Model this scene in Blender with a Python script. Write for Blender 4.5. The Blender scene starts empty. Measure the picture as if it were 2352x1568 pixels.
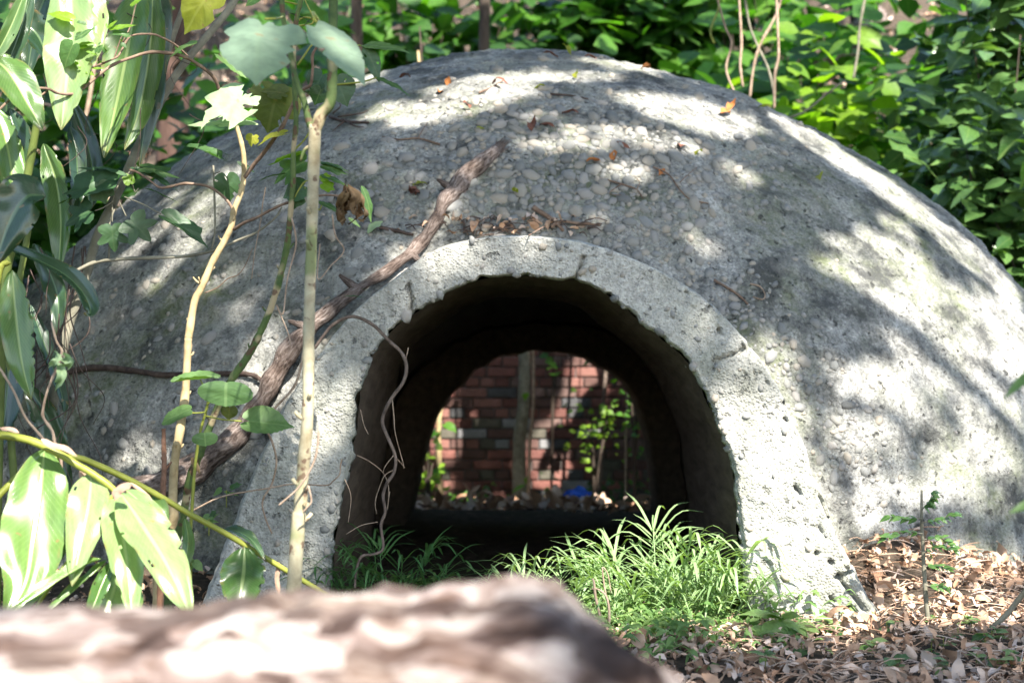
import bpy, math, random
import numpy as np
from mathutils import Vector, Matrix, noise as mnoise
from mathutils.bvhtree import BVHTree

# ------------------------------------------------------------------ scene, camera, light
S = bpy.context.scene
COL = S.collection
FPX = 3267.0                      # focal length in picture units (picture 2352 x 1568)
TILT = math.atan((850 - 784) / FPX)
CAM = Vector((0, 0, 0.70))
cd = bpy.data.cameras.new("camera")
cam = bpy.data.objects.new("camera", cd)
COL.objects.link(cam)
cd.sensor_width = 36.0
cd.lens = 36.0 * FPX / 2352.0
cam.location = CAM
cam.rotation_euler = (math.pi / 2 + TILT, 0, 0)
cd.clip_start = 0.05
cd.clip_end = 300
cd.dof.use_dof = True
cd.dof.focus_distance = 3.75
cd.dof.aperture_fstop = 3.5
S.camera = cam

SUN = Vector((0.27, -0.64, 0.72)).normalized()      # direction towards the sun
SUN_EL = math.asin(SUN.z)
SUN_AZ = math.atan2(SUN.x, SUN.y)
w = bpy.data.worlds.new("World")
S.world = w
w.use_nodes = True
nt = w.node_tree
sky = nt.nodes.new("ShaderNodeTexSky")
sky.sky_type = 'NISHITA'
sky.sun_disc = False
sky.sun_elevation = SUN_EL
sky.sun_rotation = SUN_AZ
nt.links.new(sky.outputs[0], nt.nodes["Background"].inputs[0])
nt.nodes["Background"].inputs[1].default_value = 0.15
sl = bpy.data.lights.new("sun", 'SUN')
so = bpy.data.objects.new("sun", sl)
COL.objects.link(so)
sl.energy = 5.0
sl.angle = math.radians(0.5)
sl.color = (1.0, 0.95, 0.87)
so.rotation_euler = SUN.to_track_quat('Z', 'Y').to_euler()
S.view_settings.view_transform = 'Standard'
S.view_settings.look = 'None'
S.view_settings.gamma = 1
S.view_settings.use_curve_mapping = False
S.view_settings.exposure = 1.95
S.cycles.use_denoising = True
S.cycles.max_bounces = 6
S.cycles.diffuse_bounces = 4
S.cycles.transmission_bounces = 4
S.cycles.sample_clamp_indirect = 6

# ------------------------------------------------------------------ helpers
R = random.Random(7)
_f = Vector((0, math.cos(TILT), math.sin(TILT)))
_u = Vector((0, -math.sin(TILT), math.cos(TILT)))


def ray(px, py):
    return (_f + Vector((1, 0, 0)) * ((px - 1176) / FPX) + _u * ((784 - py) / FPX))


def at(px, py, Y):
    d = ray(px, py)
    return CAM + d * (Y / d.y)


def topx(p):
    d = Vector(p) - CAM
    y = d.dot(_f)
    if y < 0.05:
        return (-9999, -9999)
    return (1176 + FPX * d.x / y, 784 - FPX * d.dot(_u) / y)


def wid(px, Y):
    return px * Y / FPX


def smooth(a, b, x):
    t = min(1, max(0, (x - a) / (b - a)))
    return t * t * (3 - 2 * t)


def fbm(p, sc, oct=3):
    return mnoise.fractal(Vector(p) * sc, 0.6, 2.0, oct)


def props(o, label=None, cat=None, group=None, kind=None):
    if label: o['label'] = label
    if cat: o['category'] = cat
    if group: o['group'] = group
    if kind: o['kind'] = kind
    return o


def thing(name, loc, label, cat, group=None):
    o = bpy.data.objects.new(name, None)
    o.empty_display_size = 0.1
    COL.objects.link(o)
    o.location = loc
    return props(o, label, cat, group)


class MB:
    def __init__(self):
        self.v, self.f, self.uv, self.r = [], [], [], []

    def add(self, vs, fs, uvs=None, rnd=None):
        b = len(self.v)
        self.v.extend([tuple(p) for p in vs])
        self.f.extend([tuple(i + b for i in q) for q in fs])
        self.uv.extend(uvs if uvs is not None else [(0.5, 0.5)] * len(vs))
        r = R.random() if rnd is None else rnd
        self.r.extend([r] * len(vs))

    def mesh(self, name, mat, off=Vector((0, 0, 0)), flat=False):
        me = bpy.data.meshes.new(name)
        vs = np.array(self.v, float).reshape(-1, 3) - np.array(off)
        me.from_pydata(vs.tolist(), [], self.f)
        uvl = me.uv_layers.new(name="UVMap")
        li = np.empty(len(me.loops), np.int32)
        me.loops.foreach_get("vertex_index", li)
        uvl.data.foreach_set("uv", np.array(self.uv, np.float32)[li].ravel())
        a = me.attributes.new("rnd", 'FLOAT', 'POINT')
        a.data.foreach_set("value", np.array(self.r, np.float32))
        me.materials.append(mat)
        if not flat:
            me.polygons.foreach_set("use_smooth", [True] * len(me.polygons))
        me.update()
        return me

    def build(self, name, mat, parent=None, flat=False):
        off = Vector(parent.location) if parent else Vector((0, 0, 0))
        if parent and parent.parent:
            off = off + Vector(parent.parent.location)
        o = bpy.data.objects.new(name, self.mesh(name, mat, off, flat))
        COL.objects.link(o)
        if parent: o.parent = parent
        return o


def inst(name, me, mw, parent=None):
    o = bpy.data.objects.new(name, me)
    COL.objects.link(o)
    if parent:
        o.parent = parent
        o.matrix_basis = Matrix.Translation(-Vector(parent.location)) @ mw
    else:
        o.matrix_basis = mw
    return o


def catmull(pts, n):
    P = [Vector(p) for p in pts]
    if len(P) == 2:
        return [P[0].lerp(P[1], i / n) for i in range(n + 1)]
    P = [P[0] * 2 - P[1]] + P + [P[-1] * 2 - P[-2]]
    m = len(P) - 3
    out = []
    for i in range(n + 1):
        t = i / n * m
        k = min(int(t), m - 1)
        t -= k
        a, b, c, d = P[k:k + 4]
        out.append(0.5 * ((2 * b) + (c - a) * t + (2 * a - 5 * b + 4 * c - d) * t * t + (3 * b - a - 3 * c + d) * t ** 3))
    return out


def tube(mb, pts, rad, n=None, seg=8, rough=0.0, nsc=30, nodes=0.0, rnd=None, cap=True):
    """swept round stem; rad is one radius or a list sampled along pts"""
    n = n or max(6, 5 * (len(pts) - 1))
    C = catmull(pts, n)
    if not isinstance(rad, (list, tuple)): rad = [rad, rad]
    vs, uvs, fs = [], [], []
    T = [(C[min(i + 1, n)] - C[max(i - 1, 0)]).normalized() for i in range(n + 1)]
    s = T[0].cross(Vector((0.2, 1, 0.1)))
    if s.length < 1e-3: s = T[0].cross(Vector((1, 0, 0)))
    s.normalize()
    L = 0
    for i in range(n + 1):
        s = (s - T[i] * s.dot(T[i])).normalized()
        b = T[i].cross(s)
        x = i / n * (len(rad) - 1)
        k = min(int(x), len(rad) - 2)
        r = rad[k] + (rad[k + 1] - rad[k]) * (x - k)
        if nodes and R.random() < 0.25: r *= 1 + nodes
        if i: L += (C[i] - C[i - 1]).length
        for j in range(seg):
            a = 2 * math.pi * j / seg
            rr = r
            d = s * math.cos(a) + b * math.sin(a)
            if rough: rr = r * (1 + rough * mnoise.noise((C[i] + d * r) * nsc))
            vs.append(C[i] + d * rr)
            uvs.append((j / seg, L))
    for i in range(n):
        for j in range(seg):
            a, b2 = i * seg + j, i * seg + (j + 1) % seg
            fs.append((a, b2, b2 + seg, a + seg))
    if cap:
        fs.append(tuple(reversed(range(seg))))
        fs.append(tuple(n * seg + j for j in range(seg)))
    mb.add(vs, fs, uvs, rnd)


def stubs(mb, pts, r, n):
    C = catmull(pts, 60)
    for _ in range(n):
        i = R.randrange(3, 57)
        a = R.random() * 6.28
        d = (Vector((math.cos(a), math.sin(a), .5))).normalized()
        tube(mb, [C[i], C[i] + d * (r + .006), C[i] + d * (r + R.uniform(.008, .02)) + Vector((0, 0, .006))], [r * .5, r * .4, r * .3], 4, 6)


def blade(mb, pts, hw, N, fold=0.3, wave=0.04, nl=16, nc=7, prof='ginger', rnd=None, twist=0.0, split=None, holes=0):
    """long leaf along pts; N = the side that faces out (a vector or list of 2)"""
    C = catmull(pts, nl)
    vs, uvs, fs = [], [], []
    ph = R.random() * 50
    N0 = Vector(N)
    hol = set()
    for _ in range(holes):
        i0, j0 = R.randrange(4, nl - 2), R.choice([0, 1, 2, nc - 3, nc - 2, nc - 4])
        hol |= {(i0, j0)} | ({(i0 + 1, j0)} if R.random() < .6 else set())
    for i in range(nl + 1):
        t = i / nl
        T = (C[min(i + 1, nl)] - C[max(i - 1, 0)]).normalized()
        Nn = (N0 - T * N0.dot(T))
        if Nn.length < 1e-3: Nn = T.orthogonal()
        Nn.normalize()
        Sd = T.cross(Nn)
        if twist:
            a = twist * (t - 0.3)
            Sd, Nn = Sd * math.cos(a) + Nn * math.sin(a), Nn * math.cos(a) - Sd * math.sin(a)
        if prof == 'ginger':
            wv = math.sin(math.pi * min(1, max(0, t)) ** 0.8) ** 0.75 if 0 < t < 1 else 0.02
        elif prof == 'strap':
            wv = min(1, t * 6 + 0.3) * min(1, (1 - t) * 4 + 0.03)
        else:
            wv = math.sin(math.pi * t ** 0.75) if 0 < t < 1 else 0.03
        for j in range(nc):
            s = -1 + 2 * j / (nc - 1)
            e = 1.0
            if abs(s) > 0.9: e += 0.05 * mnoise.noise(Vector((t * 14, s * 3, ph)))
            if split and s * split > 0.9 and R.random() < 0.18: e *= 0.78
            wob = wave * hw * 2 * mnoise.noise(Vector((t * 5, s * 1.3, ph + 9))) * abs(s)
            vs.append(C[i] + Sd * (s * hw * wv * math.cos(fold) * e) + Nn * (abs(s) * hw * wv * math.sin(fold) + wob))
            uvs.append((0.5 + 0.5 * s, t))
    for i in range(nl):
        for j in range(nc - 1):
            if (i, j) in hol: continue
            a = i * nc + j
            fs.append((a, a + 1, a + nc + 1, a + nc))
    mb.add(vs, fs, uvs, rnd)


OUT = {
    'heart': [(0, .62), (10, .50), (25, .45), (45, .45), (75, .50), (100, .53), (125, .53), (145, .50), (162, .46), (172, .36), (180, .28)],
    'lobed': [(0, .62), (10, .50), (22, .38), (34, .29), (46, .46), (56, .60), (64, .58), (76, .42), (88, .30), (100, .40), (116, .52), (132, .50), (150, .44), (168, .38), (180, .28)],
    'tri': [(0, .60), (10, .48), (24, .42), (38, .42), (52, .55), (60, .58), (72, .50), (90, .46), (110, .50), (130, .52), (150, .48), (168, .42), (180, .30)],
    'round': [(0, .56), (8, .52), (30, .51), (60, .52), (90, .53), (120, .53), (150, .51), (170, .48), (180, .43)],
    'ovate': [(0, .60), (8, .48), (22, .38), (45, .31), (75, .29), (105, .30), (135, .34), (160, .40), (180, .46)],
    'lance': [(0, .60), (6, .45), (15, .31), (35, .19), (65, .15), (90, .145), (120, .155), (150, .22), (168, .34), (180, .46)],
}


def leafmesh(name, kind, mat, cup=0.15, droop=0.25, teeth=0.03, bites=0, holes=0, seed=0, na=44, nr=4, curl=0.0):
    rr = random.Random(seed)
    tab = OUT[kind]
    vs, uvs, fs = [], [], []
    bt = [(rr.uniform(20, 340), rr.uniform(6, 16), rr.uniform(.2, .5)) for _ in range(bites)]

    def rad(a):
        d = abs(((a + 180) % 360) - 180)
        for (a0, r0), (a1, r1) in zip(tab, tab[1:]):
            if a0 <= d <= a1:
                k = (d - a0) / (a1 - a0)
                r = r0 + (r1 - r0) * k
                break
        r *= 1 + teeth * (((a * 20 / 360.0) % 1) - 0.5) * 2
        r *= 1 + 0.04 * mnoise.noise(Vector((a * .03, seed, 1.3)))
        for c, w_, dp in bt:
            q = abs(((a - c + 180) % 360) - 180)
            if q < w_: r *= 1 - dp * (1 - (q / w_) ** 2) * (0.8 + .2 * rr.random())
        return r

    def z(x, y):
        yy = y
        return (-droop * yy * abs(yy) + cup * (abs(x) ** 1.3) - curl * x * x * 2 + 0.05 * mnoise.noise(Vector((x * 3.5, y * 3.5, seed * 3.1)))
                - 0.02 * abs(math.sin((y - abs(x) * .8) * 18)) * min(1, abs(x) * 6))
    cy = 0.42
    vs.append((0, cy, z(0, cy)))
    uvs.append((.5, cy))
    rads = [rad(360 * j / na) for j in range(na)]
    for i in range(1, nr + 1):
        fr = i / nr
        for j in range(na):
            a = math.radians(360 * j / na)
            r = rads[j] * fr
            if i < nr: r = fr * (rads[j] * .8 + .2 * min(rads[j], .4))
            x, y = math.sin(a) * r, cy + math.cos(a) * r
            vs.append((x, y, z(x, y)))
            uvs.append((.5 + x * .5, y))
    for j in range(na):
        fs.append((0, 1 + (j + 1) % na, 1 + j))
    hol = set()
    for _ in range(holes):
        k = rr.randrange(na)
        i = rr.randrange(1, nr - 1)
        for m in range(rr.randint(1, 2)): hol.add((i, (k + m) % na))
    for i in range(nr - 1):
        for j in range(na):
            if (i, j) in hol: continue
            a, b = 1 + i * na + j, 1 + i * na + (j + 1) % na
            fs.append((a, b, b + na, a + na))
    m = MB()
    m.add(vs, fs, uvs, rr.random())
    return m.mesh(name, mat)


def frame(base, tip, hint, ws=1.0):
    base, tip = Vector(base), Vector(tip)
    ax = tip - base
    L = ax.length
    ax.normalize()
    h = Vector(hint)
    n = h - ax * h.dot(ax)
    if n.length < 1e-4: n = ax.orthogonal()
    n.normalize()
    sx = ax.cross(n)
    M = Matrix(((sx.x * L * ws, ax.x * L, n.x * L, base.x), (sx.y * L * ws, ax.y * L, n.y * L, base.y), (sx.z * L * ws, ax.z * L, n.z * L, base.z), (0, 0, 0, 1)))
    return M


# ------------------------------------------------------------------ materials
def newmat(name):
    m = bpy.data.materials.new(name)
    m.use_nodes = True
    t = m.node_tree
    for n in list(t.nodes): t.nodes.remove(n)
    return m, t


class NT:
    def __init__(self, t): self.t = t

    def n(self, typ, **kw):
        x = self.t.nodes.new("ShaderNode" + typ)
        for k, v in kw.items(): setattr(x, k, v)
        return x

    def l(self, a, b): self.t.links.new(a, b)

    def coord(self, which="Object"):
        return self.n("TexCoord").outputs[which]

    def noise(self, vec, sc, det=4, rough=.6, dist=0):
        x = self.n("TexNoise")
        x.inputs["Scale"].default_value = sc
        x.inputs["Detail"].default_value = det
        x.inputs["Roughness"].default_value = rough
        x.inputs["Distortion"].default_value = dist
        if vec is not None: self.l(vec, x.inputs["Vector"])
        return x.outputs[0]

    def vor(self, vec, sc, feat='F1', out="Distance", rnd=1.0):
        x = self.n("TexVoronoi", feature=feat)
        x.inputs["Scale"].default_value = sc
        x.inputs["Randomness"].default_value = rnd
        self.l(vec, x.inputs["Vector"])
        return x.outputs[out]

    def ramp(self, fac, stops, interp='LINEAR'):
        x = self.n("ValToRGB")
        x.color_ramp.interpolation = interp
        e = x.color_ramp.elements
        while len(e) < len(stops): e.new(0.5)
        for el, (p, c) in zip(e, stops):
            el.position = p
            el.color = tuple(c) + (1,) if len(c) == 3 else (c[0],) * 3 + (1,)
        self.l(fac, x.inputs[0])
        return x.outputs[0]

    def mix(self, fac, a, b, mode='MIX'):
        x = self.n("Mix", data_type='RGBA', blend_type=mode)
        for s, v in ((x.inputs[0], fac), (x.inputs[6], a), (x.inputs[7], b)):
            if isinstance(v, (int, float)): s.default_value = v
            elif isinstance(v, tuple): s.default_value = v + (1,)
            else: self.l(v, s)
        return x.outputs[2]

    def math(self, op, a, b=0.0, clamp=False):
        x = self.n("Math", operation=op, use_clamp=clamp)
        for s, v in ((x.inputs[0], a), (x.inputs[1], b)):
            if isinstance(v, (int, float)): s.default_value = v
            else: self.l(v, s)
        return x.outputs[0]

    def bump(self, h, strength, dist, prev=None):
        x = self.n("Bump")
        x.inputs["Strength"].default_value = strength
        x.inputs["Distance"].default_value = dist
        self.l(h, x.inputs["Height"])
        if prev is not None: self.l(prev, x.inputs["Normal"])
        return x.outputs[0]

    def rnd(self):
        a = self.n("Attribute", attribute_name="rnd")
        o = self.n("ObjectInfo")
        s = self.math('ADD', a.outputs["Fac"], o.outputs["Random"])
        return self.math('FRACT', s)

    def out(self, sh):
        o = self.n("OutputMaterial")
        self.l(sh, o.inputs[0])

    def pbsdf(self, col, rough=.9, norm=None, spec=.3):
        p = self.n("BsdfPrincipled")
        if isinstance(col, tuple): p.inputs["Base Color"].default_value = col + (1,)
        else: self.l(col, p.inputs["Base Color"])
        if isinstance(rough, (int, float)): p.inputs["Roughness"].default_value = rough
        else: self.l(rough, p.inputs["Roughness"])
        p.inputs["Specular IOR Level"].default_value = spec
        if norm is not None: self.l(norm, p.inputs["Normal"])
        return p.outputs[0]


def concrete(name, lo, hi, moss=0.5, pebs=1.0, dark=0.5, grit=.8, pits=.8):
    m, t = newmat(name)
    k = NT(t)
    c = k.coord()
    big = k.noise(c, 2.2, 6, .65)
    mid = k.noise(c, 14, 6, .7)
    fine = k.noise(c, 90, 5, .75)
    col = k.ramp(mid, [(.3, lo), (.62, hi)])
    cells = k.vor(c, 48, 'F1', "Color")
    sep = k.n("SeparateColor")
    k.l(cells, sep.inputs[0])
    gd = k.ramp(sep.outputs[0], [(0, (.5, .5, .48)), (.5, (.85, .85, .82)), (1, (1.25, 1.22, 1.15))])
    col = k.mix(.55 * pebs, col, gd, 'MULTIPLY')
    g2 = k.ramp(fine, [(.34, (.25,)), (.48, (.85,)), (.68, (1.45,))])
    col = k.mix(grit, col, g2, 'MULTIPLY')
    mossf = k.ramp(big, [(.44, (0,)), (.62, (1,))])
    mossf = k.math('MULTIPLY', mossf, k.ramp(mid, [(.35, (0,)), (.6, (1,))]))
    col = k.mix(k.math('MULTIPLY', mossf, moss), col, (.085, .10, .045))
    dk = k.ramp(k.noise(c, 3.6, 9, .78), [(.47, (0,)), (.60, (1,))])
    col = k.mix(k.math('MULTIPLY', dk, dark), col, (.045, .046, .045))
    mp = k.n("Mapping")
    mp.inputs["Scale"].default_value = (5, 5, .7)
    k.l(c, mp.inputs[0])
    strk = k.ramp(k.noise(mp.outputs[0], 1.6, 6, .7, .4), [(.52, (0,)), (.68, (1,))])
    col = k.mix(k.math('MULTIPLY', strk, .45), col, (.07, .075, .055))
    pale = k.ramp(k.noise(c, 3.4, 5, .65), [(.55, (0,)), (.72, (1,))])
    col = k.mix(k.math('MULTIPLY', pale, .35), col, (.5, .48, .42))
    pit = k.ramp(k.noise(c, 34, 3, .6), [(.63, (0,)), (.70, (1,))])
    col = k.mix(k.math('MULTIPLY', pit, pits), col, (.03, .03, .028))
    d1 = k.vor(c, 48, 'SMOOTH_F1')
    h1 = k.ramp(d1, [(0, (1,)), (.6, (0,))])
    d2 = k.vor(c, 130, 'F1')
    h2 = k.ramp(d2, [(0, (1,)), (.6, (0,))])
    nb = k.bump(h1, .8 * pebs, .014)
    nb = k.bump(h2, .6, .005, nb)
    nb = k.bump(fine, .6 * grit, .006, nb)
    inv = k.math('SUBTRACT', 1.0, pit)
    nb = k.bump(inv, pits, .01, nb)
    k.out(k.pbsdf(col, .93, nb, .2))
    return m


M = {}
M['dome'] = concrete("dome_concrete", (.17, .17, .162), (.40, .392, .362), .9, .35, .9)
M['arch'] = concrete("arch_concrete", (.34, .334, .302), (.48, .468, .425), .45, .3, .25, .5, .6)


def simple(name, stops, sc=20, bump=.4, bd=.005, rough=.9, stretch=None, det=6, extra=None, useRnd=False, spec=.2):
    m, t = newmat(name)
    k = NT(t)
    c = k.coord()
    if stretch:
        mp = k.n("Mapping")
        mp.inputs["Scale"].default_value = stretch
        k.l(c, mp.inputs[0])
        c = mp.outputs[0]
    f = k.noise(c, sc, det, .65, .3)
    if useRnd:
        r = k.rnd()
        f2 = k.math('ADD', k.math('MULTIPLY', f, .35), k.math('MULTIPLY', r, .65))
    else: f2 = f
    col = k.ramp(f2, stops)
    if extra: col = extra(k, col)
    nb = k.bump(f, bump, bd)
    k.out(k.pbsdf(col, rough, nb, spec))
    return m


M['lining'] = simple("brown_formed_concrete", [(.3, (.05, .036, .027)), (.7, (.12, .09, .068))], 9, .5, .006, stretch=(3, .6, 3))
M['pebble'] = simple("river_pebble", [(.12, (.11, .11, .105)), (.3, (.22, .22, .205)), (.5, (.32, .28, .225)), (.62, (.20, .205, .20)), (.8, (.28, .26, .235)), (.95, (.40, .39, .36))], 55, .5, .004, .85, useRnd=True)
M['soil'] = simple("leaf_mould_soil", [(.3, (.025, .02, .014)), (.55, (.065, .048, .034)), (.75, (.15, .11, .08))], 26, 1, .02)
M['litter'] = simple("dead_leaf", [(0, (.09, .045, .03)), (.2, (.29, .165, .10)), (.45, (.46, .30, .20)), (.7, (.54, .40, .305)), (.9, (.48, .40, .36)), (.975, (.5, .33, .05))], 14, .3, .003, .75, useRnd=True)
M['mortar'] = simple("old_mortar", [(.3, (.07, .065, .06)), (.7, (.16, .15, .14))], 22, .5, .006)
M['drift'] = simple("driftwood", [(.25, (.05, .038, .032)), (.38, (.17, .135, .115)), (.5, (.33, .28, .25)), (.68, (.50, .45, .41))], 7, .9, .012, stretch=(3.2, 3.2, 1.4))


def driftmat():
    m, t = newmat("driftwood_grain")
    k = NT(t)
    mp = k.n("Mapping")
    mp.inputs["Scale"].default_value = (6, 9, 1)
    k.l(k.coord("UV"), mp.inputs[0])
    g = k.noise(mp.outputs[0], 3.2, 7, .7, .5)
    n = k.noise(k.coord(), 11, 5, .65)
    col = k.ramp(g, [(.34, (.035, .026, .022)), (.44, (.13, .10, .085)), (.55, (.26, .215, .19)), (.72, (.44, .40, .37))])
    col = k.mix(.75, col, k.ramp(n, [(.35, (.38, .30, .26)), (.62, (1.15, 1.1, 1.08))]), 'MULTIPLY')
    nb = k.bump(g, 1, .012)
    nb = k.bump(k.noise(k.coord(), 60, 4, .7), .5, .004, nb)
    k.out(k.pbsdf(col, .9, nb, .2))
    return m


M['drift'] = driftmat()
M['darkwood'] = simple("dark_branch", [(.3, (.03, .02, .016)), (.7, (.12, .085, .07))], 30, .7, .006)
M['twig'] = simple("dry_twig", [(.3, (.08, .05, .035)), (.7, (.26, .18, .13))], 40, .4, .003)
M['vine'] = simple("tan_vine", [(.3, (.16, .11, .075)), (.7, (.40, .30, .22))], 40, .3, .002)
M['root'] = simple("brown_root", [(.3, (.055, .04, .032)), (.7, (.20, .15, .12))], 40, .5, .003)
M['yellow'] = simple("yellow_stem", [(.3, (.20, .14, .065)), (.6, (.40, .31, .17))], 22, .25, .002, .6)
M['trunk'] = simple("dark_trunk", [(.3, (.025, .018, .014)), (.7, (.085, .065, .05))], 14, .8, .01, stretch=(1, 1, .3))
M['redtrunk'] = simple("red_brown_trunk", [(.3, (.045, .025, .02)), (.7, (.12, .075, .06))], 12, .8, .012, stretch=(1, 1, .25))
M['greytrunk'] = simple("grey_green_trunk", [(.3, (.09, .085, .06)), (.7, (.26, .24, .18))], 14, .6, .006)
M['cane'] = simple("green_cane", [(.3, (.13, .15, .025)), (.7, (.26, .27, .05))], 12, .1, .002, .4)
M['darkcane'] = simple("dark_green_cane", [(.3, (.06, .085, .02)), (.7, (.13, .16, .04))], 12, .1, .002, .5)
M['sheath'] = simple("papery_sheath", [(.3, (.20, .12, .08)), (.7, (.42, .29, .21))], 25, .3, .003)
M['greywall'] = simple("grey_render", [(.3, (.13, .125, .14)), (.7, (.22, .21, .235))], 6, .3, .005)
M['plastic'] = simple("blue_plastic", [(.3, (.02, .09, .55)), (.7, (.05, .18, .75))], 8, .2, .01, .35)
M['stone'] = simple("pale_stone", [(.3, (.16, .14, .11)), (.7, (.42, .39, .33))], 12, .6, .01)


def spotted(name, a, b, spot, sc=9):
    def ex(k, col):
        c = k.coord()
        s = k.ramp(k.noise(c, sc, 2, .5), [(.56, (0,)), (.64, (1,))])
        col = k.mix(s, col, spot)
        d = k.ramp(k.noise(c, 34, 2, .5), [(.58, (0,)), (.63, (1,))])
        return k.mix(k.math('MULTIPLY', d, .8), col, (.09, .045, .03))
    return simple(name, [(.3, a), (.65, b)], 25, .3, .002, .7, extra=ex)


M['spotstem'] = spotted("spotted_stem", (.21, .17, .10), (.40, .36, .24), (.17, .19, .085))
M['greenstem'] = spotted("green_brown_stem", (.035, .065, .02), (.10, .14, .045), (.33, .27, .16), 14)


def logmat():
    m, t = newmat("peeling_bark")
    k = NT(t)
    c = k.coord()
    mp = k.n("Mapping")
    mp.inputs["Scale"].default_value = (1, 1.6, 2.2)
    k.l(c, mp.inputs[0])
    v = mp.outputs[0]
    n1 = k.noise(v, 6.5, 5, .6, .8)
    n2 = k.noise(v, 16, 4, .6)
    col = k.ramp(n1, [(.28, (.025, .017, .014)), (.38, (.10, .068, .054)), (.45, (.18, .145, .135)), (.52, (.34, .31, .29)), (.57, (.17, .125, .105)), (.64, (.46, .44, .41))])
    col = k.mix(.6, col, k.ramp(n2, [(.3, (.3, .21, .18)), (.68, (1.2, 1.13, 1.1))]), 'MULTIPLY')
    dv = k.n("VectorMath", operation='ADD')
    sc_ = k.n("VectorMath", operation='SCALE')
    tn = k.n("TexNoise")
    tn.inputs["Scale"].default_value = 9
    k.l(c, tn.inputs["Vector"])
    k.l(tn.outputs[1], sc_.inputs[0])
    sc_.inputs["Scale"].default_value = .09
    k.l(v, dv.inputs[0])
    k.l(sc_.outputs[0], dv.inputs[1])
    cell = k.n("SeparateColor")
    k.l(k.vor(dv.outputs[0], 19, 'F1', "Color"), cell.inputs[0])
    flake = k.ramp(cell.outputs[0], [(0, (.22, .16, .13)), (.22, (.5, .42, .36)), (.5, (1.0, .98, .95)), (.85, (1.45, 1.45, 1.42))], 'CONSTANT')
    col = k.mix(.8, col, flake, 'MULTIPLY')
    nb = k.bump(n1, .9, .03)
    k.out(k.pbsdf(col, .9, nb, .2))
    return m


M['log'] = logmat()


def brickmat():
    m, t = newmat("old_red_brick")
    k = NT(t)
    r = k.rnd()
    col = k.ramp(r, [(0, (.15, .066, .055)), (.22, (.21, .09, .073)), (.42, (.125, .07, .06)), (.56, (.17, .11, .095)), (.70, (.24, .115, .094)), (.80, (.085, .083, .085)), (.88, (.11, .10, .078)), (.955, (.24, .235, .235))], 'CONSTANT')
    c = k.coord()
    n = k.noise(c, 25, 5, .7)
    col = k.mix(.6, col, k.ramp(n, [(.3, (.45,)), (.7, (1.3,))]), 'MULTIPLY')
    st = k.ramp(k.noise(c, 3, 5, .7), [(.5, (0,)), (.7, (1,))])
    col = k.mix(k.math('MULTIPLY', st, .55), col, (.035, .04, .022))
    k.out(k.pbsdf(col, .92, k.bump(n, .6, .006), .2))
    return m


M['brick'] = brickmat()


def leafmat(name, dark, light, trans=.35, tcol=None, rough=.4, vein=.4, vcol=(.22, .30, .10), vsc=7, par=False, spec=.5, brown=0.0):
    m, t = newmat(name)
    k = NT(t)
    r = k.rnd()
    c = k.coord()
    uv = k.coord("UV")
    sp = k.n("SeparateXYZ")
    k.l(uv, sp.inputs[0])
    x = k.math('ABSOLUTE', k.math('SUBTRACT', sp.outputs[0], .5))
    base = k.mix(r, dark, light)
    n = k.noise(uv, 9, 4, .6)
    base = k.mix(.5, base, k.ramp(n, [(.3, (.6,)), (.7, (1.25,))]), 'MULTIPLY')
    if par:
        pv = k.math('SINE', k.math('ADD', k.math('MULTIPLY', x, 70), k.math('MULTIPLY', sp.outputs[1], -170)))
        sv = k.math('MULTIPLY', k.math('GREATER_THAN', pv, .55), .17)
        mr = k.ramp(x, [(0, (1,)), (.028, (.9,)), (.05, (0,))])
    else:
        q = k.math('MULTIPLY', k.math('SUBTRACT', sp.outputs[1], k.math('MULTIPLY', x, 1.5)), vsc)
        fr = k.math('ABSOLUTE', k.math('SUBTRACT', k.math('FRACT', q), .5))
        sv = k.ramp(fr, [(0, (1,)), (.07, (0,))])
        mr = k.ramp(x, [(0, (1,)), (.008, (1,)), (.02, (0,))])
    vf = k.math('MULTIPLY', k.math('MAXIMUM', mr, k.math('MULTIPLY', sv, .55)), vein)
    col = k.mix(vf, base, vcol)
    if brown:
        bs = k.ramp(k.noise(uv, 4.5, 3, .6), [(.62, (0,)), (.68, (1,))])
        col = k.mix(k.math('MULTIPLY', bs, brown), col, (.22, .12, .045))
    if par:
        ed = k.math('MULTIPLY', k.ramp(x, [(.40, (0,)), (.49, (1,))]), k.ramp(k.noise(uv, 5, 4, .7), [(.5, (0,)), (.62, (1,))]))
        ed = k.math('MAXIMUM', ed, k.math('MULTIPLY', k.ramp(sp.outputs[1], [(.90, (0,)), (.99, (1,))]), k.ramp(k.noise(uv, 12, 3, .6), [(.4, (0,)), (.5, (1,))])))
        sk = k.ramp(k.noise(c, 45, 2, .5), [(.70, (0,)), (.74, (1,))])
        col = k.mix(k.math('MULTIPLY', k.math('MAXIMUM', ed, sk), .7), col, (.20, .13, .05))
    nb = k.bump(k.math('SUBTRACT', 1.0, vf), .25, .004)
    p = k.pbsdf(col, rough, nb, spec)
    tr = k.n("BsdfTranslucent")
    tc = k.mix(1.0, col, tcol or (1.5, 1.7, .5), 'MULTIPLY')
    k.l(tc, tr.inputs[0])
    mx = k.n("MixShader")
    mx.inputs[0].default_value = trans
    k.l(p, mx.inputs[1])
    k.l(tr.outputs[0], mx.inputs[2])
    k.out(mx.outputs[0])
    return m


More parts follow.
